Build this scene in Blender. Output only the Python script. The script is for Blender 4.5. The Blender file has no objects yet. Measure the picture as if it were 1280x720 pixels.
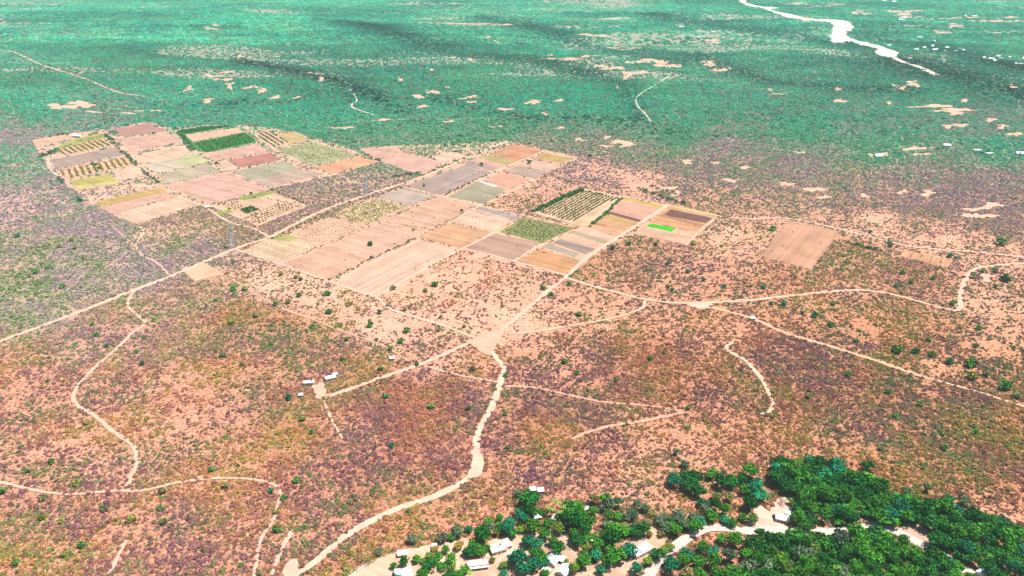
import bpy, math, random
import numpy as np

R = math.radians
rng = np.random.default_rng(11)
random.seed(5)

# ------------------------------------------------------------------ camera
CAM_H, FPX, PITCH = 400.0, 950.0, R(25.35)
scn = bpy.context.scene
cam_d = bpy.data.cameras.new("camera")
cam = bpy.data.objects.new("camera", cam_d)
scn.collection.objects.link(cam)
cam.location = (0, 0, CAM_H)
cam.rotation_euler = (math.pi / 2 - PITCH, 0, 0)
cam_d.sensor_width = 36.0
cam_d.lens = 36.0 * FPX / 1280.0
cam_d.clip_start = 1.0
cam_d.clip_end = 60000.0
scn.camera = cam
scn.render.resolution_x, scn.render.resolution_y = 1024, 576

# ------------------------------------------------------------------ world, sun, exposure
SUN_EL, SUN_AZ = R(64), R(68)          # azimuth measured from +Y (view direction) towards +X
world = bpy.data.worlds.new("World")
scn.world = world
world.use_nodes = True
wn = world.node_tree
bg = wn.nodes["Background"]
sky = wn.nodes.new("ShaderNodeTexSky")
sky.sky_type = 'NISHITA'
sky.sun_disc = False
sky.sun_elevation = SUN_EL
sky.sun_rotation = SUN_AZ
sky.dust_density = 1.5
wn.links.new(sky.outputs[0], bg.inputs[0])
bg.inputs[1].default_value = 0.06
sun_d = bpy.data.lights.new("sun", 'SUN')
sun_d.energy = 5.0
sun_d.angle = R(0.53)
sun_d.color = (1.0, 0.95, 0.88)
sun = bpy.data.objects.new("sun", sun_d)
scn.collection.objects.link(sun)
sun.rotation_euler = (math.pi / 2 - SUN_EL, 0, math.pi - SUN_AZ)
scn.view_settings.view_transform = 'Standard'
scn.view_settings.look = 'None'
scn.view_settings.gamma = 1.0
scn.view_settings.use_curve_mapping = False
scn.view_settings.exposure = 0.66
scn.cycles.max_bounces = 5
scn.cycles.diffuse_bounces = 2
scn.cycles.glossy_bounces = 2
scn.cycles.transmission_bounces = 2
scn.cycles.volume_bounces = 1
scn.cycles.use_denoising = True

# ------------------------------------------------------------------ pixel <-> ground
CP, SP = math.cos(PITCH), math.sin(PITCH)


def gnd(px, py, z=0.0):
    u = (px - 640.0) / FPX
    v = (360.0 - py) / FPX
    dx, dy, dz = u, CP + v * SP, -SP + v * CP
    t = (CAM_H - z) / -dz
    return (dx * t, dy * t)


def proj(x, y, z=0.0):
    rz = z - CAM_H
    dep = y * CP - rz * SP
    up = y * SP + rz * CP
    return 640 + FPX * x / dep, 360 - FPX * up / dep


def depth_of(x, y):
    return y * CP + CAM_H * SP


def relief(x, y):
    a = np.clip((np.asarray(y) - 1900.0) / 900.0, 0, 1)
    a = a * a * (3 - 2 * a)
    return a * (7 * np.sin(x * 0.0021 + 0.6 * np.sin(y * 0.0013)) * np.sin(y * 0.0047 + 1.3)
                + 5 * np.sin(x * 0.0051 + y * 0.0033) + 4 * np.sin(y * 0.0082 - x * 0.0019))


# ------------------------------------------------------------------ numpy noise
_lat = np.random.default_rng(3).random((256, 256))


def vnoise(x, y):
    xi, yi = np.floor(x).astype(int), np.floor(y).astype(int)
    xf, yf = x - xi, y - yi
    xf = xf * xf * (3 - 2 * xf)
    yf = yf * yf * (3 - 2 * yf)
    a = _lat[xi & 255, yi & 255]
    b = _lat[(xi + 1) & 255, yi & 255]
    c = _lat[xi & 255, (yi + 1) & 255]
    d = _lat[(xi + 1) & 255, (yi + 1) & 255]
    return (a * (1 - xf) + b * xf) * (1 - yf) + (c * (1 - xf) + d * xf) * yf


def fbm(x, y, sc, oc=4, off=0.0):
    s, amp, tot = 0, 1.0, 0
    x = np.asarray(x, float) / sc + off
    y = np.asarray(y, float) / sc + off * 1.7
    for _ in range(oc):
        s = s + amp * vnoise(x, y)
        tot += amp
        amp *= 0.5
        x, y = x * 2.03 + 17.1, y * 2.03 + 5.3
    return s / tot


# ------------------------------------------------------------------ vegetation / soil control map (read off the photograph)
# px, py, cover 0..1, green 0..1, orange soil 0..1
CT = np.array([
    (50, 700, .75, .42, .3), (150, 700, .75, .42, .3), (250, 700, .78, .32, .4), (400, 600, .75, .25, .4), (300, 650, .75, .28, .4),
    (450, 600, .9, .2, .5), (520, 560, .9, .2, .5), (600, 640, .7, .35, .5), (520, 680, .7, .45, .5), (700, 560, .72, .3, .6),
    (780, 600, .62, .3, .5), (850, 560, .6, .35, .7), (950, 540, .7, .3, .8), (1050, 560, .75, .4, .8), (1150, 560, .85, .48, .8),
    (1250, 560, 1.08, .5, .8), (1200, 500, 1.02, .45, .8), (1100, 480, 1.0, .38, .8), (1000, 440, 1.05, .22, .7), (1000, 500, .88, .3, .85),
    (1250, 640, .6, .4, .9), (900, 470, .75, .3, .8), (830, 450, .95, .28, .7), (780, 450, 1.0, .35, .6), (700, 450, .62, .25, .6),
    (700, 520, .92, .33, .6), (620, 400, .38, .4, .3), (560, 350, .42, .35, .25), (650, 360, .45, .35, .35), (480, 410, .42, .45, .2),
    (400, 370, .45, .5, .2), (330, 350, .42, .5, .2), (560, 455, .6, .3, .3), (560, 500, .98, .18, .4), (480, 500, .98, .24, .4),
    (400, 450, .8, .42, .3), (350, 420, .85, .48, .25), (300, 400, .88, .48, .25), (250, 380, .82, .48, .2), (200, 420, .75, .42, .2),
    (150, 400, .78, .38, .2), (100, 440, .78, .38, .2), (50, 470, .68, .32, .25), (50, 540, .64, .32, .3), (100, 560, .62, .32, .3),
    (200, 500, .66, .32, .25), (260, 520, .62, .32, .3), (310, 500, .7, .42, .3), (350, 520, .88, .6, .3), (200, 580, .66, .36, .3),
    (260, 570, .66, .36, .35), (100, 640, .76, .38, .3), (420, 540, .8, .3, .4),
    (50, 380, .9, .58, .1), (30, 320, .85, .58, .1), (100, 330, .9, .45, .1), (170, 330, .92, .2, .1), (60, 280, .8, .45, .1),
    (20, 260, .7, .15, .1), (130, 290, .92, .25, .1), (220, 310, .8, .55, .15), (200, 290, .6, .45, .15), (260, 310, .8, .3, .15),
    (20, 210, .85, .6, .1), (60, 240, .8, .3, .1), (30, 165, .75, .3, .1),
    (760, 330, .7, .42, .4), (800, 340, .75, .35, .5), (850, 345, .6, .38, .6), (900, 340, .65, .3, .6), (950, 350, .7, .35, .6),
    (1060, 320, .75, .5, .6), (1150, 350, .8, .25, .6), (760, 390, .55, .42, .5), (850, 400, .62, .38, .6), (900, 420, .55, .32, .7),
    (1000, 395, .65, .42, .7), (1080, 400, .65, .45, .7), (1180, 420, .8, .45, .7), (1180, 455, .6, .5, .8), (1240, 430, .55, .4, .8),
    (1250, 380, .55, .45, .6), (1250, 470, .8, .62, .8), (920, 300, .4, .5, .4), (730, 215, .55, .1, .5), (800, 225, .45, .2, .45),
    (640, 245, .5, .35, .5), (860, 240, .65, .42, .4), (900, 210, .85, .4, .3), (960, 230, .75, .36, .3), (1050, 240, .78, .42, .3),
    (1100, 230, .7, .25, .3), (1150, 250, .88, .25, .3), (1200, 240, .95, .1, .3), (1180, 300, .42, .3, .6), (1100, 282, .4, .4, .5),
    (1020, 265, .55, .4, .4), (1260, 280, .85, .2, .4), (1240, 310, .42, .3, .6), (800, 195, .85, .45, .3), (900, 190, .95, .25, .2),
    (700, 185, .8, .5, .3), (1000, 205, .95, .3, .2), (1150, 215, .85, .42, .2), (1250, 220, .95, .15, .2), (850, 168, .95, .9, .1),
    (600, 165, .9, .9, .1), (400, 150, .95, .9, .1), (500, 160, .95, .8, .1), (250, 145, .9, .75, .1), (370, 235, .75, .32, .2),
    (430, 228, .7, .38, .2), (220, 270, .7, .55, .2), (300, 300, .82, .38, .2), (110, 150, .75, .4, .1), (1100, 190, .95, .95, .1), (1250, 195, .95, .95, .1),
    (980, 125, 1, .55, .1), (1000, 95, 1, .6, .1), (930, 150, 1, .5, .1), (1080, 150, 1, .5, .1), (1230, 150, 1, .4, .1), (880, 130, 1, .65, .1), (640, 100, 1, 1, .1),
    (500, 60, 1, 1, .1), (200, 70, 1, 1, .1), (120, 30, 1, .75, .1), (50, 130, .95, .75, .1), (30, 20, 1, .7, .1), (750, 130, 1, 1, .1),
    (300, 30, 1, 1, .1), (800, 40, 1, 1, .1), (1000, 50, 1, 1, .1), (1200, 90, 1, 1, .1), (1200, 40, 1, 1, .1), (1000, 165, 1, .9, .1),
    (580, 25, 1, .7, .1), (760, 20, 1, .7, .1),
])


HULLS = [[(50, 195), (40, 175), (135, 160), (185, 152), (215, 160), (262, 156), (300, 156), (340, 160), (365, 163), (450, 190), (475, 203), (417, 219), (338, 236), (262, 257), (250, 257), (172, 282), (115, 255), (75, 225)],
         [(450, 185), (492, 182), (640, 177), (725, 197), (640, 240), (605, 257), (720, 284), (780, 244), (835, 256), (898, 269), (858, 307), (790, 293), (735, 325), (706, 346), (640, 330), (577, 312), (471, 372), (350, 332), (304, 314), (345, 290), (412, 270), (475, 245), (560, 205), (528, 218), (470, 200)]]


def control(px, py):
    c, g, o = control_raw(px, py)
    px, py = np.ravel(px), np.ravel(py)
    for h in HULLS:                      # lanes between the plots are kept open
        c = np.where(inside(px, py, h), np.minimum(c, 1) * .58, c)
    return c, g, o


def glade(x, y):
    """long open stretches in the far woodland"""
    return np.clip((fbm(np.asarray(x) * .4 + np.asarray(y) * .15, y, 230, 4, 31.0) - .56) / .10, 0, 1) * np.clip((np.asarray(y) - 1700) / 400, 0, 1)


def control_raw(px, py):
    px, py = np.asarray(px, float).ravel(), np.asarray(py, float).ravel()
    out = np.empty((px.size, 3))
    py = np.clip(py, 0, 730)
    px = np.clip(px, -20, 1300)
    for i in range(0, px.size, 60000):
        a, b = px[i:i + 60000, None], py[i:i + 60000, None]
        sy = 0.55 + np.clip(b, 0, 720) / 720 * 0.45     # tighter vertically far away
        d2 = (a - CT[None, :, 0]) ** 2 + ((b - CT[None, :, 1]) / sy * 1.25) ** 2
        w = 1.0 / (d2 + 160.0) ** 1.7
        w /= w.sum(1, keepdims=True)
        out[i:i + 60000] = w @ CT[:, 2:5]
    return out[:, 0], out[:, 1], out[:, 2]


# ------------------------------------------------------------------ small helpers
col = scn.collection


def link(o, parent=None):
    col.objects.link(o)
    if parent is not None:
        o.parent = parent
    return o


def tag(o, label=None, cat=None, group=None, kind=None):
    if label:
        o["label"] = label
    if cat:
        o["category"] = cat
    if group:
        o["group"] = group
    if kind:
        o["kind"] = kind
    return o


def mesh_np(name, verts, faces_flat, nper, mats=None):
    me = bpy.data.meshes.new(name)
    nv, nf = len(verts), len(faces_flat) // nper
    me.vertices.add(nv)
    me.vertices.foreach_set("co", np.asarray(verts, np.float32).ravel())
    me.loops.add(nf * nper)
    me.loops.foreach_set("vertex_index", np.asarray(faces_flat, np.int32))
    me.polygons.add(nf)
    me.polygons.foreach_set("loop_start", np.arange(0, nf * nper, nper, dtype=np.int32))
    me.update(calc_edges=True)
    if mats:
        me.materials.append(mats)
    return me


class MB:
    """collects boxes, prisms and tubes for one mesh"""

    def __init__(self):
        self.v, self.f = [], []

    def add(self, vs, fs):
        n = len(self.v)
        self.v += vs
        self.f += [[i + n for i in q] for q in fs]
        return self

    def box(self, x0, x1, y0, y1, z0, z1):
        vs = [(x, y, z) for z in (z0, z1) for y in (y0, y1) for x in (x0, x1)]
        return self.add(vs, [(0, 2, 3, 1), (4, 5, 7, 6), (0, 1, 5, 4), (2, 6, 7, 3), (0, 4, 6, 2), (1, 3, 7, 5)])

    def tube(self, p, q, r0, r1, n=6):
        p, q = np.array(p, float), np.array(q, float)
        d = q - p
        d = d / (np.linalg.norm(d) + 1e-9)
        a = np.cross(d, (0, 0, 1) if abs(d[2]) < .9 else (1, 0, 0))
        a /= np.linalg.norm(a)
        b = np.cross(d, a)
        vs = []
        for c, r in ((p, r0), (q, r1)):
            for k in range(n):
                t = 2 * math.pi * k / n
                vs.append(tuple(c + r * (math.cos(t) * a + math.sin(t) * b)))
        fs = [(k, (k + 1) % n, n + (k + 1) % n, n + k) for k in range(n)]
        fs += [tuple(range(n - 1, -1, -1)), tuple(range(n, 2 * n))]
        return self.add(vs, fs)

    def mesh(self, name, mat):
        me = bpy.data.meshes.new(name)
        me.from_pydata(self.v, [], self.f)
        me.materials.append(mat)
        return me

    def build(self, name, mat, parent=None):
        return link(bpy.data.objects.new(name, self.mesh(name, mat)), parent)


def empty(name, loc, rz=0.0, sc=(1, 1, 1)):
    o = bpy.data.objects.new(name, None)
    o.empty_display_size = 1.0
    o.location = loc
    o.rotation_euler = (0, 0, rz)
    o.scale = sc
    return link(o)


def inside(x, y, poly):
    x, y = np.asarray(x), np.asarray(y)
    r = np.zeros(x.shape, bool)
    n = len(poly)
    for i in range(n):
        x0, y0 = poly[i]
        x1, y1 = poly[(i + 1) % n]
        if y0 == y1:
            continue
        c = ((y0 > y) != (y1 > y)) & (x < (x1 - x0) * (y - y0) / (y1 - y0) + x0)
        r ^= c
    return r


def seg_dist(x, y, pl):
    d = np.full(np.shape(x), 1e9)
    for (x0, y0), (x1, y1) in zip(pl[:-1], pl[1:]):
        ex, ey = x1 - x0, y1 - y0
        t = np.clip(((x - x0) * ex + (y - y0) * ey) / (ex * ex + ey * ey + 1e-9), 0, 1)
        d = np.minimum(d, np.hypot(x - x0 - t * ex, y - y0 - t * ey))
    return d


# ------------------------------------------------------------------ materials
def newmat(name, rough=0.9, spec=0.1):
    m = bpy.data.materials.new(name)
    m.use_nodes = True
    nt = m.node_tree
    b = nt.nodes["Principled BSDF"]
    b.inputs["Roughness"].default_value = rough
    b.inputs["Specular IOR Level"].default_value = spec
    return m, nt, b


def N(nt, t, **kw):
    n = nt.nodes.new(t)
    for k, v in kw.items():
        setattr(n, k, v)
    return n


def mixc(nt, fac, a, b, mode='MIX'):
    n = N(nt, "ShaderNodeMix", data_type='RGBA', blend_type=mode)
    for s, v in ((n.inputs["Factor"], fac), (n.inputs[6], a), (n.inputs[7], b)):
        if hasattr(v, "links"):
            nt.links.new(v, s)
        elif isinstance(v, (int, float)):
            s.default_value = v
        else:
            s.default_value = (*v, 1)
    return n.outputs[2]


def noise(nt, vec, scale, detail=4, rough=.55):
    n = N(nt, "ShaderNodeTexNoise")
    n.inputs["Scale"].default_value = scale
    n.inputs["Detail"].default_value = detail
    n.inputs["Roughness"].default_value = rough
    if vec is not None:
        nt.links.new(vec, n.inputs["Vector"])
    return n.outputs[0]


def ramp(nt, fac, lo, hi, a=0.0, b=1.0):
    n = N(nt, "ShaderNodeMapRange")
    n.clamp = True
    nt.links.new(fac, n.inputs[0])
    for i, v in enumerate((lo, hi, a, b)):
        n.inputs[i + 1].default_value = v
    return n.outputs[0]


def gray(nt, val):
    n = N(nt, "ShaderNodeCombineColor")
    for i in range(3):
        nt.links.new(val, n.inputs[i])
    return n.outputs[0]


def mat_ground():
    m, nt, b = newmat("ground_soil", 0.95, 0.05)
    at = N(nt, "ShaderNodeAttribute", attribute_name="gcol")
    cv = N(nt, "ShaderNodeAttribute", attribute_name="litter")
    pos = N(nt, "ShaderNodeNewGeometry").outputs["Position"]
    n1 = noise(nt, pos, 0.34, 5, .7)
    n2 = noise(nt, pos, 0.045, 4, .6)
    n3 = noise(nt, pos, 1.1, 2, .5)
    base = mixc(nt, 1.0, at.outputs[0], gray(nt, ramp(nt, n2, .3, .7, .82, 1.15)), 'MULTIPLY')
    lc = N(nt, "ShaderNodeAttribute", attribute_name="litcol")
    m1 = N(nt, "ShaderNodeMath", operation='MULTIPLY_ADD')       # n1 + .34 * cover
    nt.links.new(cv.outputs["Fac"], m1.inputs[0])
    m1.inputs[1].default_value = .34
    nt.links.new(n1, m1.inputs[2])
    c = mixc(nt, ramp(nt, m1.outputs[0], .64, .82, 0, .9), base, lc.outputs[0])
    n4 = noise(nt, pos, 0.5, 3, .7)
    c = mixc(nt, ramp(nt, n4, .54, .65, 0, .75), c, mixc(nt, .45, at.outputs[0], (.70, .47, .36)))
    c = mixc(nt, 1.0, c, gray(nt, ramp(nt, n3, .25, .75, .86, 1.12)), 'MULTIPLY')
    nt.links.new(c, b.inputs["Base Color"])
    return m


def mat_field():
    m, nt, b = newmat("field_soil", 0.95, 0.05)
    oi = N(nt, "ShaderNodeObjectInfo")
    uv = N(nt, "ShaderNodeUVMap", uv_map="rows")
    mp = N(nt, "ShaderNodeMapping")
    nt.links.new(uv.outputs[0], mp.inputs[0])
    off = N(nt, "ShaderNodeVectorMath", operation='SCALE')
    cx = N(nt, "ShaderNodeCombineXYZ")
    for i in range(3):
        nt.links.new(oi.outputs["Random"], cx.inputs[i])
    nt.links.new(cx.outputs[0], off.inputs[0])
    off.inputs["Scale"].default_value = 400
    nt.links.new(off.outputs[0], mp.inputs["Location"])
    mp.inputs["Scale"].default_value = (0.0035, 0.13, 1)
    s1 = noise(nt, mp.outputs[0], 1.0, 4, .6)
    pos = N(nt, "ShaderNodeNewGeometry").outputs["Position"]
    n2 = noise(nt, pos, 0.03, 5, .65)
    n3 = noise(nt, pos, 0.35, 4, .6)
    c = mixc(nt, 1.0, oi.outputs["Color"], gray(nt, ramp(nt, s1, .34, .66, .80, 1.12)), 'MULTIPLY')
    c = mixc(nt, 1.0, c, gray(nt, ramp(nt, n2, .3, .7, .78, 1.14)), 'MULTIPLY')
    c = mixc(nt, ramp(nt, n3, .54, .70, 0, .42), c, (.30, .18, .13))
    nt.links.new(c, b.inputs["Base Color"])
    return m


def mat_road():
    m, nt, b = newmat("road_dirt", 0.95, 0.05)
    oi = N(nt, "ShaderNodeObjectInfo")
    pos = N(nt, "ShaderNodeNewGeometry").outputs["Position"]
    n2 = noise(nt, pos, 0.06, 4, .6)
    n3 = noise(nt, pos, 0.5, 4, .65)
    c = mixc(nt, 1.0, oi.outputs["Color"], gray(nt, ramp(nt, n2, .3, .7, .85, 1.1)), 'MULTIPLY')
    c = mixc(nt, 1.0, c, gray(nt, ramp(nt, n3, .3, .7, .82, 1.12)), 'MULTIPLY')
    nt.links.new(c, b.inputs["Base Color"])
    return m


def mat_leaf(name, instancer):
    m, nt, b = newmat(name, 0.75, 0.12)
    if instancer:
        a = N(nt, "ShaderNodeAttribute", attribute_name="tint", attribute_type='INSTANCER').outputs[0]
    else:
        a = N(nt, "ShaderNodeObjectInfo").outputs["Color"]
    sh = N(nt, "ShaderNodeAttribute", attribute_name="leafvar")
    c = mixc(nt, 1.0, a, sh.outputs[0], 'MULTIPLY')
    nt.links.new(c, b.inputs["Base Color"])
    tr = N(nt, "ShaderNodeBsdfTranslucent")
    nt.links.new(c, tr.inputs[0])
    ms = N(nt, "ShaderNodeMixShader")
    ms.inputs[0].default_value = 0.12
    nt.links.new(b.outputs[0], ms.inputs[1])
    nt.links.new(tr.outputs[0], ms.inputs[2])
    nt.links.new(ms.outputs[0], nt.nodes["Material Output"].inputs[0])
    return m


def mat_plain(name, c, rough=.8, spec=.2, var=.12, scale=.8, metal=0):
    m, nt, b = newmat(name, rough, spec)
    b.inputs["Metallic"].default_value = metal
    pos = N(nt, "ShaderNodeNewGeometry").outputs["Position"]
    n = noise(nt, pos, scale, 5, .65)
    nt.links.new(mixc(nt, 1.0, c, gray(nt, ramp(nt, n, .3, .7, 1 - var, 1 + var * .5)), 'MULTIPLY'), b.inputs["Base Color"])
    return m


M_GROUND, M_FIELD, M_ROAD = mat_ground(), mat_field(), mat_road()
M_LEAF, M_LEAFI = mat_leaf("foliage", False), mat_leaf("scrub_foliage", True)
M_BARK = mat_plain("bark", (.16, .11, .08), .9, .05, .3, 2)
M_WALL = mat_plain("whitewash", (.78, .74, .69), .85, .1, .2, .35)
M_WALLP = mat_plain("pink_plaster", (.62, .22, .24), .85, .1, .2, .35)
M_CONC = mat_plain("concrete", (.60, .52, .46), .9, .1, .25, .35)
M_TIN = mat_plain("tin_roof", (.80, .82, .83), .45, .4, .16, .25)
M_TINB = mat_plain("blue_tin_roof", (.66, .76, .80), .45, .4, .16, .25)
M_SLAB = mat_plain("white_slab_roof", (.82, .79, .76), .85, .1, .2, .3)
M_DARK = mat_plain("dark_opening", (.05, .045, .04), .4, .4, .1)
M_GLASS = mat_plain("window_glass", (.04, .05, .06), .1, .5, .05)
M_RED = mat_plain("red_paint", (.62, .04, .03), .6, .3, .12)
M_CARP = mat_plain("plum_car_paint", (.25, .015, .09), .3, .5, .05)
M_CARD = mat_plain("dark_car_paint", (.06, .02, .025), .3, .5, .05)
M_CARW = mat_plain("white_car_paint", (.8, .8, .8), .3, .5, .04)
M_TYRE = mat_plain("tyre_rubber", (.02, .02, .02), .9, .1, .1)
M_STEEL = mat_plain("galvanised_steel", (.42, .52, .60), .55, .3, .12)
M_POOL = mat_plain("pool_water", (.04, .42, .66), .08, .5, .05)
M_WOOD = mat_plain("pole_wood", (.62, .58, .52), .85, .1, .15)

# ------------------------------------------------------------------ colours of soils and crops
SAND = (.62, .40, .30)
PALE = (.62, .42, .325)
PINK = (.56, .345, .285)
TAN = (.50, .35, .28)
ORNG = (.56, .31, .20)
STRP = (.54, .30, .185)
REDB = (.43, .21, .17)
GREY = (.35, .285, .265)
GRGN = (.36, .32, .235)
MAUV = (.38, .27, .25)
OLIV = (.42, .30, .13)
GREN = (.25, .30, .11)
LIME = (.06, .40, .02)
DARK = (.16, .085, .075)
YGRN = (.38, .40, .09)

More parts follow.
